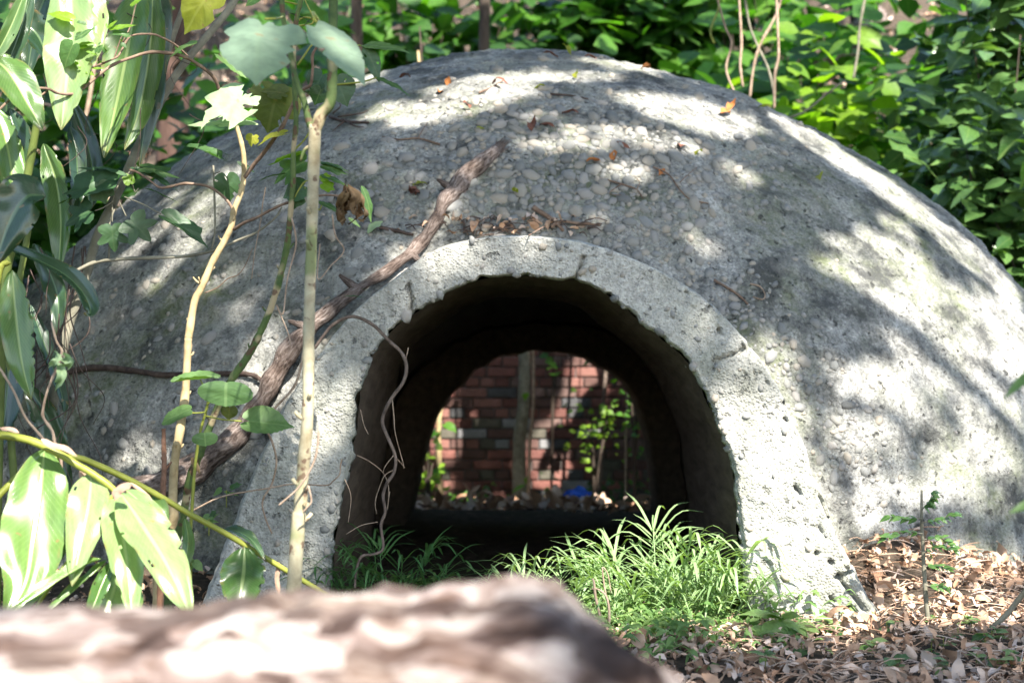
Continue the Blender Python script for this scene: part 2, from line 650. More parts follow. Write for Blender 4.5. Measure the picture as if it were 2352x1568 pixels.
M['ginger'] = leafmat("ginger_leaf", (.05, .11, .025), (.10, .18, .04), .25, rough=.28, vein=.6, vcol=(.34, .42, .16), par=True, spec=.6)
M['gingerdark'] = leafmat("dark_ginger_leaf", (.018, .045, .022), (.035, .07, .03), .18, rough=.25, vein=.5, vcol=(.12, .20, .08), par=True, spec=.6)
M['gingerlit'] = leafmat("sunlit_ginger_leaf", (.16, .25, .09), (.22, .31, .12), .3, rough=.28, vein=.5, vcol=(.45, .5, .28), par=True, spec=.7, brown=.25)  # ginger leaf made paler, strong sunlight put into its colour
M['mul'] = leafmat("lobed_leaf", (.035, .085, .025), (.06, .13, .03), .32, rough=.5, vein=.3)
M['muldark'] = leafmat("dark_lobed_leaf", (.022, .06, .022), (.04, .09, .03), .2, rough=.5, vein=.35, vcol=(.07, .12, .05))
M['mulpale'] = leafmat("pale_eaten_leaf", (.24, .34, .17), (.31, .41, .22), .25, (1.1, 1.35, .8), rough=.55, vein=.35, vcol=(.45, .5, .25), brown=.5)
M['mulyellow'] = leafmat("yellow_leaf", (.20, .22, .02), (.30, .30, .03), .4, rough=.5, vein=.3, vcol=(.4, .4, .1), brown=.7)
M['olive'] = leafmat("olive_leaf", (.07, .09, .02), (.10, .12, .025), .4, rough=.6, vein=.6, vcol=(.14, .15, .05), brown=.4)
M['blurleaf'] = leafmat("grey_green_leaf", (.19, .27, .19), (.23, .31, .22), .3, rough=.6, vein=.4, vcol=(.2, .28, .18), brown=.5)
M['round'] = leafmat("round_leaf", (.07, .14, .045), (.11, .19, .05), .3, rough=.55, vein=.4, vcol=(.2, .3, .12))
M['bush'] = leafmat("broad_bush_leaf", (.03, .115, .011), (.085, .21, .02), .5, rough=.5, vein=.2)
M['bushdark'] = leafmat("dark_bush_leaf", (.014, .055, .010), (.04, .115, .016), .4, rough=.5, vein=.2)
M['bushlit'] = leafmat("sunlit_lime_bush_leaf", (.11, .22, .015), (.19, .31, .02), .5, rough=.45, vein=.2)  # bush leaf with sunlight put into a brighter lime green
M['shrub'] = leafmat("glossy_shrub_leaf", (.03, .075, .018), (.10, .19, .055), .3, rough=.24, vein=.3, spec=.6)
M['fern'] = leafmat("sunlit_fern_frond", (.19, .29, .13), (.29, .41, .19), .3, rough=.45, vein=.3, vcol=(.2, .3, .12))  # fern for the sunlit clumps, sunlight put into a paler green
M['fernshaded'] = leafmat("shaded_fern_frond", (.05, .14, .045), (.10, .21, .07), .3, rough=.45, vein=.3)  # same fern for the shaded tufts, shade put into a darker green
M['weed'] = leafmat("weed_leaf", (.09, .18, .05), (.22, .32, .11), .35, rough=.45, vein=.3)
M['deadleaf'] = leafmat("shrivelled_leaf", (.10, .06, .035), (.20, .14, .075), .2, (1.2, 1, .6), rough=.8, vein=.4, vcol=(.08, .05, .03), spec=.2)
M['canopy'] = leafmat("canopy_leaf", (.03, .07, .02), (.06, .11, .03), .25, rough=.5, vein=.0)


# ------------------------------------------------------------------ ground
def ground_z(x, y):
    z = 0.15 * (1 - smooth(1.4, 2.8, y))
    z -= 0.10 * smooth(5.0, 7.2, y) + 0.38 * smooth(8.0, 11.3, y)
    z += 0.20 * math.exp(-((x - 1.15) / .42) ** 2 - ((y - 4.85) / .55) ** 2)
    z += 0.10 * math.exp(-((x + 1.1) / .5) ** 2 - ((y - 4.6) / .6) ** 2)
    z += 1.95 * smooth(12.0, 12.7, y)
    if y > 12.5: z += (y - 12.5) * 0.62 * (1 - 0.4 * smooth(25, 60, y)) + 0.5 * smooth(12.5, 16, y) * fbm((x, y, 0), .35, 3)
    z += 0.015 * fbm((x, y, 3), 2.2, 3)
    return z


xs = np.unique(np.concatenate([np.linspace(-45, -6, 40), np.linspace(-6, 6, 161), np.linspace(6, 45, 40)]))
ys = np.unique(np.concatenate([np.linspace(-20, 0, 16), np.linspace(0, 9, 161), np.linspace(9, 30, 106), np.linspace(30, 80, 30)]))
mb = MB()
vs, uvs, fs = [], [], []
nx = len(xs)
for y in ys:
    for x in xs:
        vs.append((x, y, ground_z(x, y)))
for j in range(len(ys) - 1):
    for i in range(nx - 1):
        a = j * nx + i
        fs.append((a, a + 1, a + nx + 1, a + nx))
mb.add(vs, fs, None, .5)
g = mb.build("ground", M['soil'])
props(g, "brown leaf mould floor rising to a wooded slope behind the dome", "ground", kind='structure')
GV, GF = list(mb.v), list(mb.f)

# ------------------------------------------------------------------ the concrete dome
DC = Vector((0, 6.3, 0))
FRONT_Y = 3.9
INNER = [(755, 1460), (757, 1345), (770, 1240), (790, 1130), (815, 1000), (840, 850), (885, 775), (940, 730), (1010, 680), (1090, 645), (1200, 634), (1330, 648), (1390, 675), (1480, 745), (1580, 835), (1640, 950), (1680, 1060), (1695, 1180), (1702, 1280), (1712, 1400), (1716, 1500)]
OUTER = [(395, 1500), (460, 1380), (545, 1160), (600, 1030), (655, 920), (760, 770), (830, 695), (900, 640), (990, 575), (1080, 548), (1180, 538), (1290, 545), (1370, 560), (1500, 610), (1620, 680), (1710, 770), (1790, 880), (1840, 990), (1890, 1120), (1950, 1270), (2035, 1430), (2065, 1500)]
BACK = [(944, 1300), (948, 1214), (961, 1125), (985, 1027), (1014, 941), (1060, 885), (1123, 832), (1190, 812), (1250, 808), (1320, 818), (1385, 850), (1433, 888), (1472, 984), (1492, 1125), (1494, 1214), (1496, 1300)]
BACK_Y = 8.15


def resample(pl, n):
    P = np.array(pl, float)
    out = catmull([(a, b, 0) for a, b in pl], 400)
    A = np.array([(p.x, p.y) for p in out])
    d = np.concatenate([[0], np.cumsum(np.hypot(*np.diff(A, axis=0).T))])
    tt = np.linspace(0, d[-1], n)
    return np.stack([np.interp(tt, d, A[:, 0]), np.interp(tt, d, A[:, 1])], 1)


def inpoly(x, y, poly):
    c = False
    n = len(poly)
    for i in range(n):
        x1, y1 = poly[i]
        x2, y2 = poly[i - 1]
        if (y1 > y) != (y2 > y) and x < (x2 - x1) * (y - y1) / (y2 - y1) + x1: c = not c
    return c


NA = 420
inn, outr = resample(INNER, NA), resample(OUTER, NA)
midf = 0.45
front_mid = [(at(*(inn[i] * (1 - midf) + outr[i] * midf), FRONT_Y).x, at(*(inn[i] * (1 - midf) + outr[i] * midf), FRONT_Y).z) for i in range(0, NA, 10)]
back_in = resample(BACK, 120)
bk = [at(a, b, BACK_Y) for a, b in back_in]
bcx = sum(p.x for p in bk) / len(bk)
back_mid = [(bcx + (p.x - bcx) * 1.18, p.z * 1.1 + .06) for p in bk]

AL, AR, BB, HH, QQ, XC, TW = 2.305, 2.80, 2.05, 2.197, 1.215, -.258, .25


def dome_pt(th, ph, k=1.0):
    rr = math.sin(ph * math.pi / 2)
    zz = math.sqrt(max(0, 1 - rr * rr))
    r2 = rr ** QQ
    c, s = math.cos(th), math.sin(th)
    a = AR + (AL - AR) * smooth(-.35, .35, -c)
    return Vector((XC + a * k * c * r2 + TW * zz, 6.3 + BB * k * s * r2, HH * k * math.cos(ph * math.pi / 2) - .1))


bunker = thing("concrete_dome", DC, "weathered grey concrete dome with a round-topped tunnel opening through it", "dome shelter")
NT_, NP_ = 640, 210
mb = MB()
vs, fs = [], []
for i in range(NP_ + 1):
    ph = 0.0005 + 1.02 * (i / NP_)
    for j in range(NT_):
        th = 2 * math.pi * j / NT_
        p = dome_pt(th, ph)
        nrm = (p - Vector((0, 6.3, .2))).normalized()
        d = 0.030 * fbm(p, 1.3, 2) + 0.012 * fbm(p, 6, 3) + 0.006 * fbm(p, 26, 2)
        vs.append(p + nrm * d)
for i in range(NP_):
    for j in range(NT_):
        a, b = i * NT_ + j, i * NT_ + (j + 1) % NT_
        c = (vs[a] + vs[b + NT_]) / 2
        if c.z < 1.25:
            if c.y < 5.6 and inpoly(c.x, c.z, front_mid): continue
            if c.y > 7 and inpoly(c.x, c.z, back_mid): continue
        fs.append((a, a + NT_, b + NT_, b))
mb.add(vs, fs, None, .5)
shell = mb.build("shell", M['dome'], bunker)
DV, DF = list(mb.v), list(mb.f)
dome_bvh = BVHTree.FromPolygons([Vector(v) for v in DV], DF)
# inner skin, so the shell has thickness
mb = MB()
vs, fs = [], []
for i in range(61):
    for j in range(120):
        vs.append(dome_pt(2 * math.pi * j / 120, 0.0005 + 1.02 * i / 60, .935) + Vector((0, 0, 0.02)))
for i in range(60):
    for j in range(120):
        a, b = i * 120 + j, i * 120 + (j + 1) % 120
        c = (vs[a] + vs[b + 120]) / 2
        if c.z < 1.2 and ((c.y < 5.6 and inpoly(c.x, c.z, front_mid)) or (c.y > 7 and inpoly(c.x, c.z, back_mid))): continue
        fs.append((a, b, b + 120, a + 120))
mb.add(vs, fs, None, .5)
mb.build("inner_shell", simple("raw_inner_concrete", [(.3, (.26, .25, .23)), (.7, (.40, .38, .35))], 8, .4, .006), bunker)

# entrance arch: rough front face, chipped inner lip, sides running back into the dome
CRACKS = [[(938, 655), (946, 690), (941, 720), (952, 742), (975, 760)], [(1735, 790), (1690, 812), (1640, 830)], [(1905, 1190), (1885, 1140), (1872, 1090)], [(1965, 1300), (1930, 1330), (1985, 1400)], [(1340, 590), (1330, 625), (1312, 655)]]


def crackd(x, y):
    best = 99
    for pl in CRACKS:
        for (x1, y1), (x2, y2) in zip(pl, pl[1:]):
            dx, dy = x2 - x1, y2 - y1
            t = min(1, max(0, ((x - x1) * dx + (y - y1) * dy) / (dx * dx + dy * dy)))
            best = min(best, math.hypot(x - x1 - dx * t, y - y1 - dy * t))
    return best


NX = 56
mb = MB()
vs, fs = [], []
rows = NX + 1 + 3 + 4          # face, back along outer side, lip back
for i in range(NA):
    lip = 9 * fbm((i * .045, 1, 2), 1, 3) + 16 * max(0, fbm((i * .10, 5, 2), 1, 2) - .08) + 2.5 * fbm((i * .23, 3, 7), 1, 2)
    n0 = (outr[i] - inn[i]) / np.linalg.norm(outr[i] - inn[i])
    for s in range(3):         # lip going back into the reveal
        q = inn[i] + n0 * (lip + (13, 12, 7)[s])
        p = at(q[0], q[1], FRONT_Y)
        p.y = FRONT_Y + (.17, .08, .02)[s] + .012 * fbm((p.x * 9, p.z * 9, s), 1, 2)
        vs.append(p)
    for j in range(NX + 1):
        f = j / NX
        q = inn[i] * (1 - f) + outr[i] * f
        if f < .3: q = q + n0 * lip * (1 - f / .3)
        ed = 5 * fbm((i * .09, 8, 4), 1, 3)
        if f > .8: q = q + n0 * ed * (f - .8) / .2
        p = at(q[0], q[1], FRONT_Y)
        e = min(f, 1 - f)
        d = .028 * (1 - smooth(0, .05, f)) + .05 * (1 - smooth(0, .07, 1 - f)) ** 2
        d += .012 * fbm((p.x, p.z, 0), 4, 2) + .0025 * fbm((p.x, p.z, 4), 28, 2) + .012 * max(0, fbm((p.x, p.z, 9), 13, 2) - .45)
        if f > .66 and i > NA * .62: d += .11 * max(0, fbm((p.x, p.z, 21), 34, 2) - .36 - .5 * abs(f - .88))
        cr = crackd(q[0], q[1])
        if cr < 6: d += .035 * (1 - cr / 6)
        # the leg's right edge is broken back into a groove
        p.y = FRONT_Y + d
        vs.append(p)
    q = outr[i]
    po = at(q[0], q[1], FRONT_Y)
    for s, (dy, k) in enumerate(((.14, 1.01), (.5, 1.02), (.95, 1.02), (1.3, 1.0))):
        p = Vector((.075 + (po.x - .075) * k, FRONT_Y + dy + .01 * fbm((i * .2, s, 3), 1, 2), po.z * k - (.0, .0, .02, .05)[s]))
        vs.append(p)
W = 3 + NX + 1 + 4
for i in range(NA - 1):
    for j in range(W - 1):
        a = i * W + j
        fs.append((a, a + W, a + W + 1, a + 1))
mb.add(vs, fs, None, .5)
arch = mb.build("entrance_arch", M['arch'], bunker)
AV, AF = list(mb.v), list(mb.f)
arch_bvh = BVHTree.FromPolygons([Vector(v) for v in AV], AF)

# smooth brown lining of the entrance and of the far opening
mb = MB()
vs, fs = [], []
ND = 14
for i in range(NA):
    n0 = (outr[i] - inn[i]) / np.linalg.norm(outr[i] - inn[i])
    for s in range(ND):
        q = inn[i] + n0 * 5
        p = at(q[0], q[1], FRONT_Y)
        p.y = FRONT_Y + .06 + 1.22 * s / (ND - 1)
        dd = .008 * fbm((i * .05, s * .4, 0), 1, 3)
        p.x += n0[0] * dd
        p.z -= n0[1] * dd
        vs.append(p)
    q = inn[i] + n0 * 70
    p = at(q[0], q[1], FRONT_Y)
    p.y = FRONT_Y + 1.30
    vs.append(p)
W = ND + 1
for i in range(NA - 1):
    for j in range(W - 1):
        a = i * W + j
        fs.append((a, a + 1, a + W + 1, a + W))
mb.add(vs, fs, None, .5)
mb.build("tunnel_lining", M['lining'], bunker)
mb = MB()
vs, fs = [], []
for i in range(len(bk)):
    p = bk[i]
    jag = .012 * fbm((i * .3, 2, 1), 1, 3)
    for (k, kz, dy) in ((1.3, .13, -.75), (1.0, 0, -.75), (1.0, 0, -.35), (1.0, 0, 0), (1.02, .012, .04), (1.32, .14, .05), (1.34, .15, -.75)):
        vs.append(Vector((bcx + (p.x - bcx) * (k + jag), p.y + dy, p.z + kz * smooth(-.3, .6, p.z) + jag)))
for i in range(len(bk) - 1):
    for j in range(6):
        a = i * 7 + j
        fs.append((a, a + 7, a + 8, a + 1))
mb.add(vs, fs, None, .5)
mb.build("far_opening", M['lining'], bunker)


# pebbles bedded in the concrete
def pebmesh(seed):
    rr = random.Random(seed)
    import bmesh
    bm = bmesh.new()
    bmesh.ops.create_icosphere(bm, subdivisions=1, radius=1)
    bmesh.ops.subdivide_edges(bm, edges=[], cuts=1)
    o = Vector((rr.random() * 50, rr.random() * 50, 0))
    vv = [v.co * (1 + .34 * mnoise.noise(v.co * 1.1 + o)) for v in bm.verts]
    ff = [tuple(v.index for v in f.verts) for f in bm.faces]
    bm.free()
    return vv, ff


PEB = [pebmesh(i) for i in range(6)]
PEBM = []
for vv, ff in PEB:
    m_ = MB()
    m_.add(vv, ff, None, R.random())
    PEBM.append(m_.mesh("pebble", M['pebble']))


def pebmat(p, n, s):
    n = Vector(n).normalized()
    a = R.random() * 6.28
    t1 = n.orthogonal().normalized()
    t1 = (Matrix.Rotation(a, 3, n) @ t1)
    t2 = n.cross(t1)
    sx, sy, sz = s * R.uniform(1.0, 1.45), s * R.uniform(.75, 1.0), s * R.uniform(.5, .75)
    return Matrix(((t1.x * sx, t2.x * sy, n.x * sz, p.x), (t1.y * sx, t2.y * sy, n.y * sz, p.y), (t1.z * sx, t2.z * sy, n.z * sz, p.z), (0, 0, 0, 1)))


cands = []
RP = random.Random(21)
for k in range(4600):
    u = RP.random()
    if u < .56: px, py = RP.gauss(1310, 215), RP.gauss(385, 95)
    elif u < .68:
        t = RP.random()
        px, py = 1450 + 450 * t + RP.gauss(0, 60), 480 + 480 * t + RP.gauss(0, 50)
    elif u < .70: px, py = RP.gauss(1960, 60), RP.gauss(1060, 45)
    elif u < .88: px, py = RP.uniform(120, 900), RP.uniform(480, 1100)
    else: px, py = RP.uniform(700, 2340), RP.uniform(150, 1200)
    if u > .70 and RP.random() < .72: continue
    d = ray(px, py)
    h = dome_bvh.ray_cast(CAM, d)
    ha = arch_bvh.ray_cast(CAM, d)
    if h[0] is None or (ha[0] is not None and ha[3] < h[3]): continue
    s = min(.031, .007 + RP.expovariate(1 / .006))
    if u > .88: s *= .6
    if 0.56 <= u < .70: s *= .78
    nrm = h[1] if h[1].dot(d) < 0 else -h[1]
    cands.append((s / h[3], s, h[0], nrm))
for k in range(230):          # on the arch face and along its broken lip
    i = RP.randrange(NA)
    f = abs(RP.gauss(0, .05)) if RP.random() < .3 else RP.random()
    q = inn[i] * (1 - f) + outr[i] * f
    d = ray(q[0], q[1])
    h = arch_bvh.ray_cast(CAM, d)
    if h[0] is None: continue
    s = min(.017, .004 + RP.expovariate(1 / .004)) * (1.25 if f < .08 else .8)
    nrm = h[1] if h[1].dot(d) < 0 else -h[1]
    cands.append((s / h[3], s, h[0], nrm))
cands.sort(key=lambda c: -c[0])
kept, used = [], []
for c in cands:
    if any((c[2] - q).length < (c[1] + s) * .75 for q, s in used[-900:]): continue
    used.append((c[2], c[1]))
    kept.append(c)
rest = MB()
for k, (a, s, p, n) in enumerate(kept):
    mw = pebmat(p - n * s * .06, n, s)
    if k < 300: inst("pebble", R.choice(PEBM), mw, bunker)
    else:
        vv, ff = R.choice(PEB)
        rest.add([mw @ v for v in vv], ff)
o = rest.build("gravel_aggregate", M['pebble'], bunker)
props(o, kind='stuff')

allv = [Vector(v) for v in GV] + [Vector(v) for v in DV] + [Vector(v) for v in AV]
o1, o2 = len(GV), len(GV) + len(DV)
allf = list(GF) + [tuple(i + o1 for i in f) for f in DF] + [tuple(i + o2 for i in f) for f in AF]
scene_bvh = BVHTree.FromPolygons(allv, allf)
solid_bvh = BVHTree.FromPolygons(allv[o1:], [tuple(i - o1 for i in f) for f in allf[len(GF):]])


def onsurf(px, py, lift=0.0, bvh=None):
    h = (bvh or solid_bvh).ray_cast(CAM, ray(px, py))
    if h[0] is None: return at(px, py, 5.0)
    d = ray(px, py).normalized()
    n = h[1] if h[1].dot(d) < 0 else -h[1]
    return h[0] + n * lift


# ------------------------------------------------------------------ brick wall beyond the tunnel
WY = 11.7
wall = thing("brick_wall", (0.15, WY, -.55), "old red brick wall seen through the tunnel", "brick wall")
mb = MB()


def box(mb, x0, x1, y0, y1, z0, z1, ch=0.0, rnd=None):
    c = ch
    vs = [(x0, y1, z0), (x1, y1, z0), (x1, y1, z1), (x0, y1, z1),
          (x0, y0 + c, z0), (x1, y0 + c, z0), (x1, y0 + c, z1), (x0, y0 + c, z1),
          (x0 + c, y0, z0 + c), (x1 - c, y0, z0 + c), (x1 - c, y0, z1 - c), (x0 + c, y0, z1 - c)]
    fs = [(0, 3, 2, 1), (0, 1, 5, 4), (1, 2, 6, 5), (2, 3, 7, 6), (3, 0, 4, 7), (4, 5, 9, 8), (5, 6, 10, 9), (6, 7, 11, 10), (7, 4, 8, 11), (8, 9, 10, 11)]
    mb.add(vs, fs, None, rnd)


box(mb, -5.2, 5.2, WY + .022, WY + .34, -.8, 1.72)
mb.build("mortar_core", M['mortar'], wall, True)
BRL, BRH, BRW = .232, .073, .11
br = {}
for nm, L in (("s", BRL), ("h", BRW)):
    m_ = MB()
    box(m_, -L / 2, L / 2, 0, .06, -BRH / 2, BRH / 2, .006)
    br[nm] = m_.mesh("brick", M['brick'], flat=True)
restb = MB()
RB = random.Random(5)
row, z = 0, -.62
while z < 1.68:
    hdr = row % 3 == 2
    L = BRW if hdr else BRL
    x = -5.2 + (.12 if row % 2 else 0) + (.06 if hdr else 0)
    while x < 5.2 - L:
        cx, cz, dy = x + L / 2, z + BRH / 2, WY + RB.uniform(-.006, .006)
        if -.98 < cx < 1.32 and -.5 < cz < .96:
            o = inst("brick", br['h' if hdr else 's'], Matrix.Translation((cx, dy, cz)) @ Matrix.Rotation(RB.uniform(-.012, .012), 4, 'Y'), wall)
        else:
            box(restb, cx - L / 2, cx + L / 2, dy, dy + .06, cz - BRH / 2, cz + BRH / 2, .006)
        x += L + .012
    z += BRH + .0115
    row += 1
props(restb.build("outer_brickwork", M['brick'], wall, True), kind='stuff')

# rendered blocks beyond the dome at both flanks
for (x0, x1, y0, lab) in ((-4.9, -2.35, 9.4, "grey rendered block behind the ginger leaves left of the dome"), (2.9, 5.4, 9.2, "grey rendered block in the shade behind the right shoulder of the dome")):
    t = thing("rendered_block", ((x0 + x1) / 2, y0, -.5), lab, "low wall")
    mb = MB()
    box(mb, x0, x1, y0, y0 + .5, -.6, 1.35, .012)
    mb.build("wall_face", M['greywall'], t, True)
    mb = MB()
    box(mb, x0 - .05, x1 + .05, y0 - .06, y0 + .56, 1.352, 1.46, .012)
    mb.build("coping", M['greywall'], t, True)

# ------------------------------------------------------------------ driftwood and branches
G = [(1138, 346, 17), (1112, 368, 24), (1075, 404, 25), (1045, 432, 24), (1013, 462, 20), (983, 532, 19), (950, 577, 16), (888, 629, 14), (825, 662, 15), (763, 702, 19), (713, 750, 23), (663, 809, 24), (625, 884, 23), (585, 945, 26), (540, 1005, 29), (475, 1058, 31), (400, 1095, 32), (310, 1130, 34), (220, 1170, 33)]
pts, rd = [], []
for px, py, hw in G:
    if py < 780:
        q = onsurf(px, py)
        Y = min(q.y, 4.95) if py < 600 else min(q.y, 4.5)
    else: Y = 4.42
    pts.append([px, py, Y, hw])
for _ in range(3):
    for i in range(1, len(pts) - 1): pts[i][2] = (pts[i - 1][2] + pts[i][2] * 1.0 + pts[i + 1][2]) / 3
P3 = [at(a, b, Y - .02) for a, b, Y, h in pts]
rd = [wid(h * (.86 if py_ < 780 else .95), Y) for (a, py_, Y, h) in pts]
dw = thing("driftwood_branch", P3[8], "thick grey weathered dead branch leaning over the dome beside the arch", "dead branch")
mb = MB()
P3 = [p + Vector((R.uniform(-.012, .012), 0, R.uniform(-.008, .008))) if 1 < i < 14 else p for i, p in enumerate(P3)]
tube(mb, P3, rd, 160, 22, .5, 15)
for i_, d_ in ((3, (-.05, -.02, .03)), (6, (.03, -.03, -.03)), (8, (-.05, -.02, .04)), (10, (-.06, -.02, .02))):
    tube(mb, [P3[i_], P3[i_] + Vector(d_) * .7, P3[i_] + Vector(d_) * 1.1], [.016, .010, .004], 6, 7, .4, 60)
mb.build("limb", M['drift'], dw)
mb = MB()
for k in range(16):           # splintered end
    a = k / 16 * 6.28
    b0 = P3[0] + Vector((math.cos(a) * .014, -.005, math.sin(a) * .014))
    tube(mb, [P3[1].lerp(P3[0], .4) + (b0 - P3[0]), b0, b0 + (P3[0] - P3[1]) * R.uniform(.1, 1.1) + Vector((R.uniform(-.012, .012), 0, R.uniform(-.01, .01)))], [.008, .006, .001], 6, 5, .3)
mb.build("splinters", M['drift'], dw)


def surfstick(name, pl, w, mat, label, cat, lift=.01, sub=None, endz=None, group=None):
    P = [onsurf(a, b, lift) for a, b in pl]
    t = thing(name, P[0], label, cat, group)
    mb = MB()
    tube(mb, P, [wid(w, P[0].y), wid(w * .7, P[-1].y)], None, 8, .25, 60)
    if sub:
        for s in sub:
            Q = [onsurf(a, b, lift * 1.5) for a, b in s]
            tube(mb, Q, [wid(w * .6, Q[0].y), wid(w * .25, Q[0].y)], None, 6, .2, 60)
    mb.build("stick", mat, t)
    return t


surfstick("fallen_branch", [(120, 868), (147, 863), (225, 851), (325, 860), (387, 868), (500, 866), (575, 869), (605, 880)], 8, M['darkwood'], "dark mossy fallen branch lying across the left flank of the dome", "branch", .02)
surfstick("fallen_stick", [(1224, 485), (1255, 507), (1275, 520), (1294, 536)], 6, M['twig'], "short grey stick pointing down into the litter above the arch", "stick", .02)
surfstick("fallen_stick", [(1262, 528), (1290, 518), (1330, 521), (1376, 525)], 4.5, M['twig'], "brown stick lying level at the right end of the litter above the arch", "stick", .02, [[(1280, 520), (1250, 535), (1215, 545)]])
surfstick("fallen_stick", [(875, 529), (905, 535), (950, 543)], 5, M['darkwood'], "dark stick left of the dead branch with a pale leaf on its end", "stick", .012)
surfstick("fallen_stick", [(1638, 647), (1668, 664), (1695, 681), (1716, 702)], 3.5, M['twig'], "thin straight brown stick on the dome right of the arch top", "stick", .01)
surfstick("fallen_twig", [(1722, 655), (1745, 662), (1754, 680), (1748, 690), (1728, 686)], 2, M['vine'], "hooked pale twig beside the straight stick on the dome", "twig", .008)
surfstick("fallen_twig", [(1395, 418), (1430, 428), (1462, 440), (1476, 460)], 2.2, M['twig'], "forked reddish twig among the pebbles below the sunlit patch", "twig", .008, [[(1462, 440), (1466, 425), (1455, 410)], [(1430, 428), (1400, 450), (1440, 455)]])
surfstick("fallen_twig", [(1500, 388), (1535, 405), (1560, 440), (1585, 462), (1625, 470)], 2.2, M['twig'], "long bent twig right of the pebble bed on the dome", "twig", .008, [[(1560, 425), (1580, 405), (1600, 390)]])
surfstick("fallen_twig", [(1010, 335), (960, 322), (920, 325), (880, 318)], 2.5, M['twig'], "branched brown twig on the dome left of the top of the dead branch", "twig", .008, [[(960, 322), (975, 300), (985, 285)]])
surfstick("fallen_twig", [(1262, 220), (1310, 224), (1350, 232)], 2.5, M['darkwood'], "straight dark twig near the crest of the dome", "twig", .008)
surfstick("fallen_twig", [(1100, 218), (1130, 205), (1155, 190)], 2.5, M['twig'], "small brown twig in the sunlit patch near the crest", "twig", .008)
surfstick("fallen_twig", [(760, 275), (800, 285), (850, 288)], 4, M['darkwood'], "dark twig pile caught on the left crest behind the spotted stem", "twig", .012, [[(770, 270), (785, 255), (780, 245)], [(800, 285), (780, 300), (770, 310)], [(780, 278), (830, 270), (850, 262)], [(790, 283), (815, 300), (840, 302)]])

# litter on the ledge above the arch
RL = random.Random(3)
LM = []
for i in range(6):
    m_ = MB()
    bl = [(0, 0, 0), (0, .3, .2 * RL.uniform(-1, 1)), (0, .65, .25 * RL.uniform(-1, 1)), (0, .95, .4 * RL.uniform(-1, 1))]
    blade(m_, bl, RL.uniform(.20, .30), (0, 0, 1), RL.uniform(.0, 1.2), .4, 5, 4, 'lance', RL.random(), RL.uniform(-1.2, 1.2))
    LM.append((m_.mesh("fallen_leaf", M['litter']), list(m_.v), list(m_.f), list(m_.uv)))


def randrot(p, s, tilt=.5, n=Vector((0, 0, 1))):
    q = n.to_track_quat('Z', 'Y').to_matrix().to_4x4()
    e = Matrix.Rotation(RL.gauss(0, tilt), 4, 'X') @ Matrix.Rotation(RL.gauss(0, tilt), 4, 'Y')
    return Matrix.Translation(p) @ q @ Matrix.Rotation(RL.random() * 6.28, 4, 'Z') @ e @ Matrix.Diagonal((s, s, s, 1))


for k in range(46):
    px, py = RL.gauss(1160, 90), RL.uniform(505, 540)
    h = dome_bvh.ray_cast(CAM, ray(px, py))
    if h[0] is None: continue
    me_ = RL.choice(LM)[0]
    o = inst("fallen_leaf", me_, randrot(h[0] + Vector((0, -.015, .008)), RL.uniform(.03, .055), .45))
    props(o, "dry brown leaf caught on the ledge above the arch crown", "dead leaf", "dead leaves on the ledge above the arch")
tw = thing("twig_tangle", onsurf(1180, 530, .02), "tangle of fine dark twigs lying on the ledge above the arch crown", "twigs")
mb = MB()
for k in range(40):
    px, py = RL.gauss(1150, 110), RL.uniform(512, 548)
    dx, dy = RL.uniform(-60, 60), RL.uniform(-14, 14)
    P = [onsurf(px, py, .02, dome_bvh), onsurf(px + dx * .5, py + dy * .5, .03, dome_bvh), onsurf(px + dx, py + dy, .012, dome_bvh)]
    tube(mb, P, [.003, .0015], 5, 5)
props(mb.build("twigs", M['darkwood'], tw), kind='stuff')
DOMELEAF = [(1655, 268, 'o'), (1668, 262, 'o'), (1185, 440, 'g'), (1880, 405, 'y'), (950, 430, 'y'), (1250, 205, 'y'), (1320, 186, 'y'), (1310, 130, 'y'), (1280, 136, 'b'), (1370, 140, 'b'), (1472, 166, 'o'), (1290, 265, 'b'), (1410, 350, 'o'), (1415, 330, 'b'), (1525, 395, 'o'), (1130, 200, 'b'), (1085, 250, 'b'), (1010, 218, 'o'), (1030, 187, 'o'), (945, 185, 'b'), (1110, 300, 'g'), (1240, 290, 'b'), (1560, 345, 'b'), (1610, 355, 'y'), (1740, 250, 'y'), (1220, 310, 'b'), (940, 440, 'b'), (955, 455, 'b'), (965, 450, 'b'), (1380, 372, 'o')]
CN = {'o': "orange", 'y': "yellow", 'b': "brown", 'g': "yellow green"}
CM = {'o': simple("orange_dead_leaf", [(.3, (.30, .10, .03)), (.7, (.42, .18, .06))], 20), 'y': M['mulyellow'], 'b': simple("brown_dead_leaf", [(.3, (.09, .04, .03)), (.7, (.20, .09, .06))], 20), 'g': M['mulyellow']}
for (px, py, c) in DOMELEAF:
    P = onsurf(px, py, .012, dome_bvh)
    m_ = RL.choice(LM)
    me = m_[0].copy()
    me.materials[0] = CM[c]
    o = inst("fallen_leaf", me, randrot(P, RL.uniform(.045, .075), .35, Vector((0, -.4, .9)).normalized()))
    zone = "near the crest of the dome" if py < 215 else "on the right shoulder of the dome" if px > 1500 else "left of the dead branch's tip" if px < 1100 else "in the pebble bed on the dome"
    props(o, "%s fallen leaf lying %s" % (CN[c], zone), "dead leaf", "%s leaves %s" % (CN[c], zone))
m_ = MB()
A, B = onsurf(845, 540, .012), onsurf(880, 517, .02)
blade(m_, [A, A.lerp(B, .5) + Vector((0, -.01, .005)), B], .018, (0, -.6, .8), .2, .3, 6, 5, 'lance')
o = m_.build("fallen_leaf", M['mulpale'])
props(o, "cream coloured fallen leaf at the end of the dark stick on the dome", "dead leaf")

